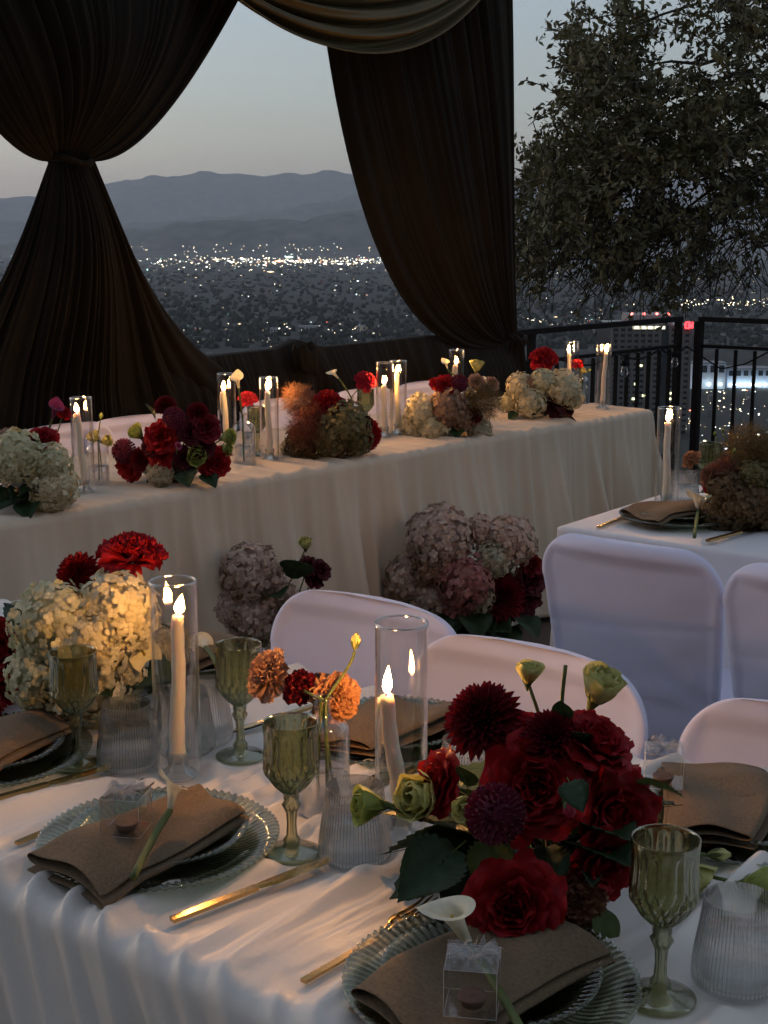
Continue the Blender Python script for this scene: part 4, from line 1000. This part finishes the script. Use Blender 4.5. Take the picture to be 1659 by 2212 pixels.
def m_lisi(m, seed, openn=1.0):
    r = np.random.RandomState(seed); mb = MB()
    for k in range(11):
        f = k/10; ph = k*2.39996+r.normal(0,.1)
        mb.grid(petal_grid(1.05+.2*f, .38+.26*f, D(22+22*f*openn), D(-28+52*f*openn)+r.normal(0,.1), .05, -.1-.1*f, ph, .55, .08, r, 8, 8))
    mb.cur = 1; mb.lathe([(.03,-.55),(.09,-.42),(.20,-.15),(.16,.05)], 8)
    for k in range(5): mb.grid(petal_grid(.55,.05,D(50),D(15),.12,-.2,k*1.2566,.1,.0,r,3,5,'point'))
    return mb.mesh('lisianthus', [M[m], M['stem']])
def m_bud(m, seed):
    r = np.random.RandomState(seed); mb = MB()
    for k in range(6): mb.grid(petal_grid(1.5,.42,D(34),D(-42),.03,0,k*1.05,.7,.02,r,6,9,'point'))
    mb.cur = 1
    for k in range(5): mb.grid(petal_grid(1.0,.14,D(42),D(-12),.04,-.04,k*1.2566+.4,.3,0,r,4,6,'point'))
    return mb.mesh('flower_bud', [M[m], M['stem']])
def m_antho(m):
    nv, nu = 20, 13; P = np.zeros((nv,nu,3))
    for i, v in enumerate(np.linspace(0,1,nv)):
        w = .92*math.sqrt(max(0,math.sin(PI*min(1,(v*.93+.05)**.62))))*(1-.25*v)
        for j, u in enumerate(np.linspace(-1,1,nu)):
            P[i,j] = (u*w, (v-.35)*1.9-.35*abs(u)**1.5*(1-v)**2, .22*u*u*w+.16*math.sin(v*3)-.25*v*v)
    mb = MB(); mb.grid(P); mb.cur=1; mb.tube([(0,-.35,.08),(0,0,.22),(0,.45,.34)], [.07,.06,.03], 8); return mb.mesh('anthurium', [M[m], M['spadix']])
def m_smoke(m, seed, n=5200):
    r = np.random.RandomState(seed); mb = MB()
    for _ in range(n):
        d = r.normal(0,1,3); d /= np.linalg.norm(d); c = d*r.uniform(.15,.95)**.6*np.array([.85,.85,1]); e = c + r.normal(0,.13,3)+d*.10; w = np.cross(d, r.normal(0,1,3)); w *= .0075/np.linalg.norm(w)
        mb.raw([c-w, c+w, e+w*.4, e-w*.4], [(0,1,2,3)])
    return mb.mesh('smoke_bush_plume', M[m])
def m_leaf(m, serr=True, name='leaf'):
    nv, nu = 25, 9; P = np.zeros((nv,nu,3))
    for i, v in enumerate(np.linspace(0,1,nv)):
        w = .40*math.sin(PI*v**.72)**.85*(1.0+(.09*(i%2) if serr else 0))+.004
        for j, u in enumerate(np.linspace(-1,1,nu)):
            P[i,j] = (u*w, v - (.05*(i%2)*abs(u) if serr else 0), .16*abs(u)*w*2-.20*v*v+.025*math.sin(v*18)*abs(u)*(1-abs(u)))
    mb = MB(); mb.grid(P); mb.cur = 1; mb.tube([(0,-.18,.02),(0,0,.0),(0,.5,-.055),(0,.97,-.195)], [.014,.012,.008,.002], 5); return mb.mesh(name, [M[m], M['stem']])
def m_strand(m, seed):
    r = np.random.RandomState(seed); mb = MB()
    for s in range(5):
        x, y = r.normal(0,.08,2); ph = r.uniform(0,6)
        for k in range(30):
            z = -k/30.; mb.grid(petal_grid(.07,.03,1.2,2.2,.012,z,k*2.4+ph,.2,.01,r,3,3)+np.array([x*(1+k*.05)+.04*math.sin(k*.2+ph),y,0]))
    return mb.mesh('amaranth_strand', M[m])
FM = {}
BUILD = {'rose':m_rose,'carnation':m_carn,'dahlia':m_dahlia,'scabiosa':m_scab,'hydrangea':m_hydra,'calla_lily':lambda m,s:m_calla(m),'lisianthus':m_lisi,'flower_bud':m_bud,
         'anthurium':lambda m,s:m_antho(m),'smoke_bush_plume':m_smoke,'leaf':lambda m,s:m_leaf(m),'plain_leaf':lambda m,s:m_leaf(m,False),'amaranth_strand':m_strand}
NVAR = {'rose':3,'hydrangea':3,'carnation':2,'dahlia':2,'lisianthus':2}
def fmesh(kind, m, i):
    k = (kind, m, i % NVAR.get(kind,1))
    if k not in FM: FM[k] = BUILD[kind](m, 31+k[2]*7)
    return FM[k]
CEN = {'rose':.28,'carnation':.32,'dahlia':.12,'scabiosa':0,'hydrangea':0,'lisianthus':.35,'flower_bud':.6,'calla_lily':.75,'anthurium':0,'smoke_bush_plume':0,'amaranth_strand':-.5}
def stem_obj(a, b, rad, parent, bend=.02, name='stem'):
    mid = a.lerp(b,.5)+Vector((rnd.uniform(-bend,bend), rnd.uniform(-bend,bend), 0))
    q = bez(a, a.lerp(mid,.7), b.lerp(mid,.7), b, 9); mb = MB(); mb.tube(q, [rad]*9, 6); return mobj(name, mb.mesh('stem', M['stem']), parent)
NF = [0]
def bloom(parent, kind, m, P, R, d, spin=None, stem_to=None, srad=.0022):
    NF[0] += 1; d = Vector(d).normalized(); o = P - d*R*CEN.get(kind,0)
    nm = 'leaf' if kind == 'plain_leaf' else kind
    ob = mobj(nm, fmesh(kind, m, NF[0]), parent, aim(o, d, R, rnd.uniform(0,6.28) if spin is None else spin))
    if stem_to is not None: stem_obj(o - d*R*.1, stem_to, srad, ob)
    return ob
def arrangement(label, bpx, bpy, cpx, cpy, rpx, items, z=None, bowl=.07, bowl_h=.06, leaves=10, lsize=.075, lm='leaf', dyc=0.0, group='flower bouquets'):
    """items: (kind, material, px, py, radius px[, direction][, depth shift])"""
    zb = ZT if z is None else z; B = on(bpx, bpy, zb); Y = B.y + dyc
    t = thing('floral_arrangement', label, 'flowers', (B.x,B.y,zb), 0, group)
    if z is None: foot(B, bowl*.75)
    mb = MB(); h = bowl_h; mb.lathe([(.0005,.001),(bowl*.45,.001),(bowl*.55,.004),(bowl*.92,h*.5),(bowl,h),(bowl*.94,h),(bowl*.85,h*.55),(bowl*.4,.012),(.0005,.012)], 40)
    mobj('bowl', mb.mesh('bowl', M['bowl']), t, Matrix.Translation((B.x,B.y,zb+.001)))
    neck = Vector((B.x,B.y,zb+h*.8)); C = at(cpx, cpy, Y); rw = rpx/FPX*depth(C); cam_d = (CAM-C).normalized()
    for it in items:
        kind, m, px, py, rp = it[:5]; d = it[5] if len(it) > 5 and it[5] is not None else None; sh = it[6] if len(it) > 6 else 0
        k = math.hypot(px-cpx, py-cpy)/rpx; dy = -rw*.75*math.sqrt(max(0,1-min(1,k*k)))+sh
        rp = rp*{'lisianthus':1.5,'smoke_bush_plume':1.12,'carnation':1.08,'flower_bud':1.5}.get(kind,1); P = at(px, py, Y+dy); R = rp/FPX*depth(P); lo = zb+(.5*R if 'leaf' not in kind else .03)
        if P.z < lo and py > bpy-30 and z is None and bpx != 165: P = on(px, py, lo); R = rp/FPX*depth(P)
        if d is None: d = (P-(C+Vector((0,rw*.5,-rw*.45)))).normalized() + cam_d*.35
        if 'leaf' in kind:
            o = bloom(t, kind, m, P, R, d); o.matrix_basis = leaf_M(P, Vector(d), R); WM[o.name] = o.matrix_basis.copy()
        else: bloom(t, kind, m, P, R, d, stem_to=neck + Vector((rnd.uniform(-1,1),rnd.uniform(-1,1),-.3))*bowl*.3)
    for k in range(leaves):
        a = rnd.uniform(0,2*PI); el = rnd.uniform(-.25,.7); d = Vector((math.cos(a)*math.cos(el), math.sin(a)*math.cos(el)-.15, math.sin(el)))
        P = neck + Vector((d.x*bowl*.7, d.y*bowl*.7, d.z*bowl*.8)); o = mobj('leaf', fmesh('leaf', lm, k), t, leaf_M(P, d, lsize*rnd.uniform(.7,1.3)))
    return t, B, neck
def leaf_M(P, d, s):
    d = d.normalized(); side = d.cross(Vector((0,0,1))); side = side.normalized() if side.length > .01 else Vector((1,0,0)); up = side.cross(d)
    R3 = Matrix((side, d, up)).transposed().to_4x4(); return Matrix.Translation(P) @ R3 @ Matrix.Rotation(rnd.uniform(-.5,.5),4,'Y') @ Matrix.Scale(s,4)
H_, Rz, Cn, Da, Sc, Cl, Li, Bu, Sm, Lf, Pl = 'hydrangea','rose','carnation','dahlia','scabiosa','calla_lily','lisianthus','flower_bud','smoke_bush_plume','leaf','plain_leaf'
UPV = V(0,-.25,1)
# -- front table, left: cream hydrangeas
tG, BG, nG = arrangement('cream and green hydrangeas with two tall red carnations on the front table', 165, 1545, 190, 1440, 190, [
    (H_,'cream',255,1325,92),(H_,'green_cream',118,1345,95),(H_,'cream',205,1395,90),(H_,'green_cream',95,1455,82),(H_,'cream',185,1475,88),(H_,'cream',250,1450,72,None,.04),
    (H_,'green_cream',115,1540,62),(H_,'cream',225,1540,66,None,.03),(H_,'palegreen',352,1400,62,None,.10),(H_,'green_cream',160,1602,44,V(-.2,-.8,-.1)),(H_,'palegreen',215,1610,38,V(.2,-.8,-.2)),
    (Da,'rose',163,1238,54,V(-.3,-.85,.5)),(Cn,'carn',290,1176,70,V(.15,-.12,1)),(Rz,'rose',0,1405,72,V(-.3,-.9,.2)),
    (Cn,'rose',-20,1480,60),('anthurium','antho',306,1404,40,V(.15,-1,.45)),
    (Lf,'leaf',80,1560,110,V(-.6,-.5,-.2)),(Lf,'leaf',250,1555,120,V(.9,-.4,.1)),(Lf,'leaf_light',300,1545,80,V(.9,-.2,.15)),(Lf,'leaf',320,1500,90,V(.8,.2,.3)),
    (Lf,'leaf',130,1600,80,V(-.2,-.6,-.5))], bowl=.075, bowl_h=.085, leaves=16, lsize=.10)
# -- front table, right: the big red bouquet
tH, BH, nH = arrangement('big red rose and dahlia bouquet with yellow-green blooms on the front table', 1170, 1925, 1165, 1740, 250, [
    (Da,'dahlia',1038,1548,92,V(-.35,-.65,.6)),(Rz,'rose',1130,1585,66,V(0,-.3,.9),.05),(Da,'dahlia',1195,1585,72,V(.05,-.6,.8)),(Rz,'rose',1290,1600,88,V(.4,-.3,.8)),(Rz,'rose',1235,1640,60,None,.03),
    (Rz,'rose',945,1690,72,V(-.85,-.4,.4)),(Rz,'rose',1155,1700,112,V(-.05,-.9,.45)),(Rz,'rose',1330,1765,112,V(.45,-.75,.3)),(Rz,'rose',1305,1870,84,V(.35,-.8,-.1),-.04),(Rz,'rose',1110,1962,106,V(-.1,-.85,.35),-.13),
    (Cn,'antique',1245,1938,76,V(.2,-.9,.2),-.07),(Sc,'scab',1070,1758,66,V(-.25,-.95,.1),-.045),(Bu,'magenta',1228,1745,24,V(.1,-.8,-.5),-.04),
    (Li,'lisi',912,1722,56,V(-.55,-.5,.25),-.04),(Li,'lisi',1015,1745,34,V(-.5,-.8,.1),-.02),(Li,'bud',800,1738,42,V(-1,-.35,.2),-.05),(Li,'lisi',1142,1456,30,V(.05,-.1,1),.03),(Li,'lisi',1297,1486,50,V(.35,-.2,.9),.0),
    (Bu,'lisi',1550,1846,24,V(1,-.2,.1),-.02),(Li,'lisi',1500,1890,40,V(.5,-.3,-.4),-.02),(Li,'bud',1632,1910,38,V(1,-.15,.1),-.03),
    (Lf,'leaf',985,1835,170,V(-.75,-.6,-.30),-.03),(Lf,'leaf',1020,1860,150,V(-.35,-.85,-.55),-.02),(Lf,'leaf_light',1060,1815,130,V(-.05,-.7,-.75),-.03),(Lf,'leaf',1250,1610,70,V(0,-.5,.7)),(Lf,'leaf',1230,1690,80,V(.2,-.8,-.3),-.05),
    (Lf,'leaf_light',1370,1690,110,V(.9,-.1,-.05)),(Pl,'leaf',1215,1560,60,V(-.1,-.2,1)),(Pl,'leaf',1290,1650,70,V(.6,-.4,.5)),(Pl,'leaf',900,1745,90,V(1,-.1,.05)),(Pl,'leaf_light',1290,1960,110,V(.2,-.6,-.7)),
    (Lf,'leaf',1180,1830,120,V(0,-.9,-.3)),(Lf,'leaf',1150,1880,120,V(-.2,-.9,-.2)),(Lf,'leaf',1250,1840,110,V(.2,-.9,-.1)),(Pl,'leaf',1010,1700,70,V(-.2,-.3,.9))], bowl=.08, bowl_h=.07, leaves=18, lsize=.10)
bloom(tH, Bu, 'bud', at(746,1850,on(800,1800,ZT).y-.02), .021, V(-.22,-.1,-1), stem_to=at(772,1762,on(800,1800,ZT).y), srad=.0018)
stem_obj(at(1222,1437,BH.y-.05), at(1212,1600,BH.y-.05), .0022, tH, .004)
# -- head table
arrangement('green-white hydrangeas with a purple calla at the head table end by the frame edge', 65, 1095, 65, 1015, 105, [
    (H_,'green_cream',40,985,58),(H_,'cream',118,1050,54,V(.4,-.9,-.1)),(H_,'green_cream',112,1000,44),(H_,'cream',12,1000,46),(H_,'green_cream',100,1078,36),(H_,'mauve',18,952,30,None,.04),
    (Rz,'rose',92,945,34,V(.1,-.5,.8),.03),(Cn,'carn',140,888,16,V(.5,-.5,.6),.08),(Lf,'leaf',20,1060,70,V(-.3,-.8,-.3)),(Lf,'leaf',60,1085,70,V(.2,-.9,-.2)),(Lf,'leaf',85,1050,60,V(-.5,-.8,0))], leaves=14, bowl=.075)
arrangement('burgundy bouquet of dahlias and roses with a plum calla on the head table', 385, 1040, 380, 960, 125, [
    (Da,'dahlia',357,873,26),(Sc,'scab',376,903,25),(Da,'dahlia',428,888,26),(Rz,'rose',350,945,37),(Rz,'dahlia',444,923,34),(Sc,'scab',268,974,27),(Rz,'rose',276,1008,34,V(-.6,-.8,-.2)),(Da,'dahlia',303,992,30),
    (Rz,'rose',350,985,28),(Rz,'rose',465,1000,36,V(.5,-.8,-.1)),(Rz,'dark',412,935,28),(Rz,'dark',398,990,24),(Cl,'calla_purple',384,965,14,V(.35,-.85,.5),-.05),(Li,'bud',425,983,22,V(.2,-1,.1)),(Li,'bud',490,946,18,V(.8,-.5,.2)),
    (Li,'bud',487,968,14,V(.8,-.6,-.2)),(H_,'palegreen',345,1022,30,V(-.2,-.9,-.2)),(Li,'bud',296,936,18,V(-.5,-.4,.6)),(Rz,'dark',330,960,26),(Rz,'dark',440,965,26),(Lf,'leaf',400,1020,60,V(.2,-.9,-.2)),
    (Pl,'leaf',335,905,40,V(-.3,-.2,.9)),(Lf,'leaf',440,1025,50,V(.6,-.7,-.3))], leaves=14)
arrangement('rust smoke-bush and olive hydrangea bouquet with one red rose on the head table', 720, 980, 715, 915, 110, [
    (H_,'olive',748,918,52),(H_,'olive',710,940,48),(H_,'brown',660,955,44),(H_,'olive',770,950,36),(H_,'brown',720,962,36,V(0,-.9,-.3)),(Sm,'smoke_tan',645,866,38),(Sm,'smoke_rust',664,926,46,None,-.03),(Sm,'smoke_rust',680,895,30),
    (Cn,'rose',706,868,34,V(-.05,-.8,.6)),(Cn,'carn',808,940,32,V(.85,-.6,0)),(Rz,'dark',785,915,22),(H_,'palegreen',624,968,20,V(-.6,-.8,0))], leaves=8)
arrangement('cream and mauve hydrangea bouquet with a burgundy pompon on the head table', 972, 935, 975, 880, 110, [
    (H_,'cream',912,886,38),(H_,'cream',938,922,40,V(-.2,-.9,-.1)),(H_,'cream',896,922,32),(H_,'mauve',968,880,42),(Rz,'rose',962,832,24),(Sc,'scab',992,828,20),(Rz,'peach',1030,824,18),(Rz,'peach',1064,828,16),
    (Sm,'smoke_olive',1042,868,44),(Da,'dahlia',1024,900,21,V(.2,-1,.1),-.02),(H_,'palegreen',1036,930,28,V(.2,-.9,-.2)),(Cl,'calla',1048,822,10,V(-.55,-.3,.6)),(Rz,'carn',940,828,14),(H_,'mauve',1000,905,28),
    (Lf,'leaf',985,925,45,V(0,-.9,-.2))], leaves=12)
arrangement('white hydrangeas with one tall red carnation near the head table end', 1165, 898, 1168, 850, 90, [
    (H_,'cream',1216,838,40),(H_,'cream',1147,866,36,V(-.1,-1,0)),(H_,'cream',1122,834,30),(H_,'green_cream',1172,824,28),(H_,'green_cream',1098,872,22),(H_,'mauve',1150,828,18),(H_,'cream',1236,858,26),
    (Cn,'carn',1174,768,28,V(-.1,-.7,.7)),(Pl,'leaf_red',1195,875,40,V(.3,-.8,-.1)),(Rz,'dark',1200,878,24),(Rz,'dark',1222,890,18),(Pl,'leaf_red',1215,898,34,V(.9,-.4,-.15)),(Pl,'leaf',1115,890,30,V(-.6,-.7,-.5))], leaves=10)
# -- smooth white table
arrangement('dried brown and olive bouquet with an orange carnation on the smooth white table', 1615, 1128, 1612, 1050, 115, [
    (H_,'brown',1600,1085,62),(H_,'brown',1560,1112,46),(H_,'brown',1655,1085,60),(H_,'olive',1632,1030,38),(H_,'brown',1570,1050,44),(H_,'brown',1625,1120,42),(Cn,'orange',1488,990,20,V(-.7,-.5,.5)),(Cn,'antique',1536,1026,30,V(-.6,-.6,.4)),
    (Rz,'rose',1532,1052,13),(Sm,'smoke_olive',1615,975,58,None,.06),(Sm,'smoke_olive',1665,990,55,None,.02),(H_,'olive',1680,1040,40),(Bu,'bud',1545,938,6,V(-.2,0,1)),(Bu,'bud',1562,930,5,V(.1,0,1)),(Bu,'bud',1585,975,7,V(.3,-.2,1)),(Sm,'smoke_rust',1565,1015,30)], leaves=10, lm='leaf')
# -- on the floor before the head table
arrangement('dusty pink hydrangeas on the floor behind the left white chair', 560, 1560, 560, 1300, 130, [
    (H_,'pinkish',540,1236,66),(H_,'pinkish',490,1312,50),(H_,'pinkish',548,1330,58),(H_,'palegreen',600,1370,54),(H_,'pinkish',470,1390,55),(H_,'pinkish',600,1290,46,None,.05),(H_,'pinkish',440,1330,44,None,.05),(H_,'palegreen',520,1390,50),(Rz,'dark',668,1222,24),(Rz,'dark',694,1230,24),(Rz,'dark',680,1250,22),(Li,'lisi',660,1176,16,V(0,-.4,.9)),
    (Lf,'leaf',630,1250,90,V(.3,-.5,.6)),(Lf,'leaf',620,1300,90,V(.6,-.5,.1)),(Lf,'leaf',590,1285,80,V(.2,-.8,.3)),(Lf,'leaf',640,1350,80,V(.5,-.6,0))], z=.004, bowl=.13, bowl_h=.18, leaves=18, lsize=.16, group='floor flowers')
arrangement('mass of pink, green and burgundy hydrangeas on the floor beside the smooth white table', 1010, 1440, 1010, 1240, 165, [
    (H_,'pinkish',948,1160,74),(H_,'pinkish',880,1248,54),(H_,'rosepink',1000,1255,64),(H_,'pinkish',1105,1168,58),(H_,'palegreen',1068,1208,40),(H_,'palegreen',905,1312,34),(Da,'dahlia',1085,1292,62),(H_,'rosepink',985,1300,40),
    (Rz,'dark',1148,1250,36),(Rz,'dark',1140,1290,36),(Rz,'dark',1060,1330,40),(H_,'mauve',930,1230,44),(H_,'pinkish',930,1290,44),(H_,'palegreen',1035,1290,36),(H_,'pinkish',1040,1150,40,None,.05),(Rz,'dahlia',1150,1220,26),('amaranth_strand','smoke_rust',975,1330,75,V(0,0,1)),('amaranth_strand','smoke_olive',1120,1220,60,V(.15,0,1)),
    (Lf,'leaf',960,1310,100,V(-.1,-.6,-.5)),(Lf,'leaf',1020,1320,90,V(.1,-.8,-.3)),(Lf,'leaf',1120,1330,80,V(.4,-.7,-.2))], z=.004, bowl=.15, bowl_h=.2, leaves=22, lsize=.17, group='floor flowers')

# ------------------------------------------------------------------ bud vases and single stems
def vase_mesh(rb=.034, hb=.125, rn=.011, hn=.152):
    o = [(.0005,0),(rb*.9,0),(rb,.003),(rb,hb*.80),(rb*.96,hb*.89),(rb*.80,hb*.96),(rb*.45,hb),(rn,hb+.004),(rn,hn-.003),(rn*1.25,hn)]
    i = [(r-.0016, z) for r, z in o[::-1] if r > .005]; i[-1] = (rb*.86,.007); i.append((.0005,.007))
    mb = MB(); mb.lathe(o+i, 48); return mb.mesh('bud_vase', M['clear'])
ME_V = vase_mesh(); mb = MB(); mb.lathe([(.0005,.0075),(.031,.0075),(.032,.010),(.032,.055),(.0005,.055)], 36); ME_VW = mb.mesh('water', M['water'])
def vase(px, py, label, s=1.0):
    p = on(px, py, ZT); foot(p, .036); M4 = TRS((p.x,p.y,ZT+.0015),0,s); t = tag(mobj('bud_vase', ME_V, None, M4), label, 'vase', 'clear bottle vases'); mobj('water', ME_VW, t, M4); return p
def single(p, kind, m, px, py, rp, d, label, cat='flower', dy=0, h=.02, g='single stems in bottle vases'):
    P = at(px, py, p.y+dy); R = rp/FPX*depth(P); d = Vector(d).normalized(); o = P-d*R*CEN.get(kind,0)
    nm = {'carnation':'carnation_stem','calla_lily':'calla_stem','lisianthus':'lisianthus_stem','flower_bud':'budding_sprig','rose':'rose_stem'}.get(kind, kind+'_stem')
    t = thing(nm, label, cat, (p.x,p.y,ZT+h), 0, g); NF[0] += 1; R *= {'lisianthus':1.4,'carnation':1.2,'flower_bud':1.9}.get(kind,1); o = P-d*R*CEN.get(kind,0)
    mobj('bloom', fmesh(kind,m,NF[0]), t, aim(o,d,R,rnd.uniform(0,6)))
    neckp = Vector((p.x+rnd.uniform(-.004,.004), p.y, ZT+.148)); foot_ = Vector((p.x+rnd.uniform(-.018,.018), p.y+rnd.uniform(-.012,.012), ZT+.012))
    a = o-d*R*.1; q = np.concatenate([bez(a, a-d*.02, neckp+(a-neckp)*.4, neckp, 8), bez(neckp, neckp+(foot_-neckp)*.3, neckp+(foot_-neckp)*.6, foot_, 5)[1:]])
    mb = MB(); mb.tube(q, [.0035 if kind=='calla_lily' else .002]*len(q), 6); mobj('stem', mb.mesh('stem', M['stem']), t)
p = vase(700,1752,'clear bottle vase behind the middle goblet holding the peach carnations')
single(p,Cn,'peach',566,1450,48,V(-.6,-.5,.5),'single peach carnation leaning towards the second goblet',dy=.06)
single(p,Cn,'dahlia',640,1478,34,V(-.35,-.6,.6),'dark red carnation between the peach ones on the front table',dy=.04)
single(p,Cn,'orange',726,1500,46,V(.1,-.8,.6),'orange peach carnation above the middle goblet',dy=.02)
single(p,Cn,'antique',690,1470,34,V(0,-.2,1),'faded brown-pink carnation behind the orange one',dy=.06)
single(p,Bu,'lisi',768,1388,15,V(.12,-.1,1),'closed yellow-green bud standing above the orange carnation',dy=.04)
p = vase(214,1046,'bottle vase holding small yellow flowers beside the first head table candle')
single(p,Li,'lisi',205,945,15,V(-.3,-.6,.5),'pale yellow flower in the bottle beside the first head table candle')
single(p,Li,'lisi',228,952,14,V(.7,-.4,.3),'yellow flower nodding sideways from the bottle beside the first candle')
single(p,Bu,'bud',218,900,6,V(.2,0,1),'thin green sprig above the yellow flowers of the head table')
p = vase(528,1004,'big clear bottle with the calla stem on the head table',1.12)
single(p,Cl,'calla',513,822,22,V(-.10,-.25,1),'white calla lily in the bottle beside the burgundy bouquet',dy=-.02)
p = vase(545,968,'bottle half hidden behind the calla bottle on the head table')
single(p,Cn,'magenta',534,857,18,V(0,-.6,.7),'dark pink carnation behind the white calla of the head table')
p = vase(758,945,'bottle behind the smoke-bush bouquet holding calla and carnation')
single(p,Cl,'calla',722,808,17,V(-.6,-.3,.65),'white calla leaning out over the red rose of the head table')
single(p,Cn,'magenta',790,819,20,V(.2,-.7,.5),'bright red carnation standing above the head table before the close candles')
p = vase(1010,905,'bottle hidden behind the cream and mauve bouquet')
single(p,Cl,'calla',964,786,14,V(-.25,-.2,.9),'white calla beside the candle behind the cream and mauve bouquet')
single(p,Li,'lisi',1030,792,16,V(.1,-.3,.9),'pale yellow flower above the cream and mauve bouquet')
p = vase(1252,872,'bottle beside the last candles of the head table')
single(p,Cn,'carn',1246,782,12,V(0,-.5,.8),'small red carnation between the two last candles of the head table')
single(p,Li,'lisi',1258,802,9,V(.5,-.4,.6),'small yellow flower between the two last candles of the head table')
single(p,Bu,'bud',1272,800,4,V(.8,0,.5),'green sprig reaching towards the last candle of the head table')
# purple calla and callas lying on the napkins
def lying_calla(px, py, m, rp, tail, zz, label, d=None, ztail=.055):
    P = on(px, py, ZT+zz); R = rp/FPX*depth(P); T = on(tail[0], tail[1], ZT+ztail); d = Vector(d).normalized() if d else (P-T).normalized(); o = P-d*R*.75
    t = thing('calla_stem', label, 'flower', T, 0, 'callas laid on napkins'); mobj('bloom', fmesh('calla_lily',m,0), t, aim(o,d,R,3.6))
    mb = MB(); a = o+d*R*.06; mid = a.lerp(T,.5)+Vector((0,0,.008)); mb.tube(bez(a,a.lerp(mid,.6),T.lerp(mid,.6),T,10), [.0042]*10, 8); mobj('stem', mb.mesh('stem', M['stem']), t)
lying_calla(372,1714,'calla',54,(288,1896),.082,'white calla with thick green stem lying on the napkin at the near left setting', V(.10,.25,.75))
lying_calla(984,1990,'calla',92,(1150,2270),.075,'large white calla head lying over the nearest napkin, stem running off the frame', V(-.42,-.10,.80))
lying_calla(1505,1084,'calla',30,(1500,1160),.060,'small white calla on the napkin below the single candle', V(-.1,.2,.8))
lying_calla(440,1392,'calla',36,(470,1440),.055,'pale calla behind the tall lit candle on the half hidden napkin')
tA = at(118,890,on(65,1095,ZT).y)
pc = on(100,1060,ZT); t = thing('calla_stem','purple calla rising out of the green-white hydrangeas','flower',(pc.x,pc.y,ZT+.05)); d = V(.35,-.1,.9).normalized()
mobj('bloom', fmesh('calla_lily','calla_purple',0), t, aim(tA-d*.02,d,.034,2.0)); stem_obj(tA-d*.02, Vector((pc.x-.03,pc.y,ZT+.05)), .0032, t, .004)

# ------------------------------------------------------------------ string lights on the railing
def string_lights():
    o = thing('string_light', 'black cable with clear bulbs strung along the iron railing', 'string light', tuple(R0+VV*1.0))
    pts = []
    def rp(t, z): return R0+VV*t+WW*-.03+Vector((0,0,z))
    ts = [.35,.95,1.45,RL-.02]; cab = []
    for a, b in zip(ts[:-1], ts[1:]):
        for k in range(10):
            f = k/10; cab.append(rp(a+(b-a)*f, .80-.05*math.sin(PI*f)))
    c0 = CORNER + U*.10; nxt = [CORNER+WW*-.02+Vector((0,0,.79)), c0+U*.16+Vector((0,0,.66)), c0+U*.32+Vector((0,0,.70)), c0+U*.50+Vector((0,0,.80)), c0+U*.9+Vector((0,0,.80)), c0+U*1.4+Vector((0,0,.78))]
    cab += nxt; mb = MB(); mb.tube(cab, .0055, 6); mobj('cable', mb.mesh('cable', M['iron']), o)
    for px, py in ((1349,800),(1457,780)):
        d = ray(px,py); k = (R0+WW*-.035-CAM).dot(WW)/d.dot(WW); p = CAM+d*k
        mb = MB(); mb.tube([p+Vector((0,0,.11)), p+Vector((0,0,.055))], .004, 6); mb.tube([p+Vector((0,0,.06)), p+Vector((0,0,.025))], [.016,.018], 10); so = mobj('socket', mb.mesh('socket', M['iron']), o)
        mb = MB(); mb.lathe([(.012,.028),(.018,.012),(.024,-.008),(.022,-.026),(.010,-.038),(.0005,-.041)], 20); mobj('bulb', mb.mesh('bulb', M['clear']), so, Matrix.Translation(p))
string_lights()

# ------------------------------------------------------------------ the cloths, smoothed under everything that stands on them
tablecloth(T1, M['satin'], 'creased white satin tablecloth spilling over the front table edge', .72, 2, .012, 70, 3.4, .075, warp=3.6, shear=-.65, flare=.10, wid=(.007,.018), mea=.022, ds=.006, rows=110, crisp=.046)
tablecloth(T2, M['cloth'], 'ecru tablecloth hanging in long folds from the head table', .74, 5, .010, 60, 3.0, .085, ds=.009, flare=.03, wid=(.008,.018), frontamp=1.5, mea=.02, cusp=2.6, crisp=.020)
tablecloth(T3, M['linen_white'], 'smooth white tablecloth behind the chair backs', .74, 8, .0012, 14, 2.0, .02, ds=.02, flare=.015, sharp=2)
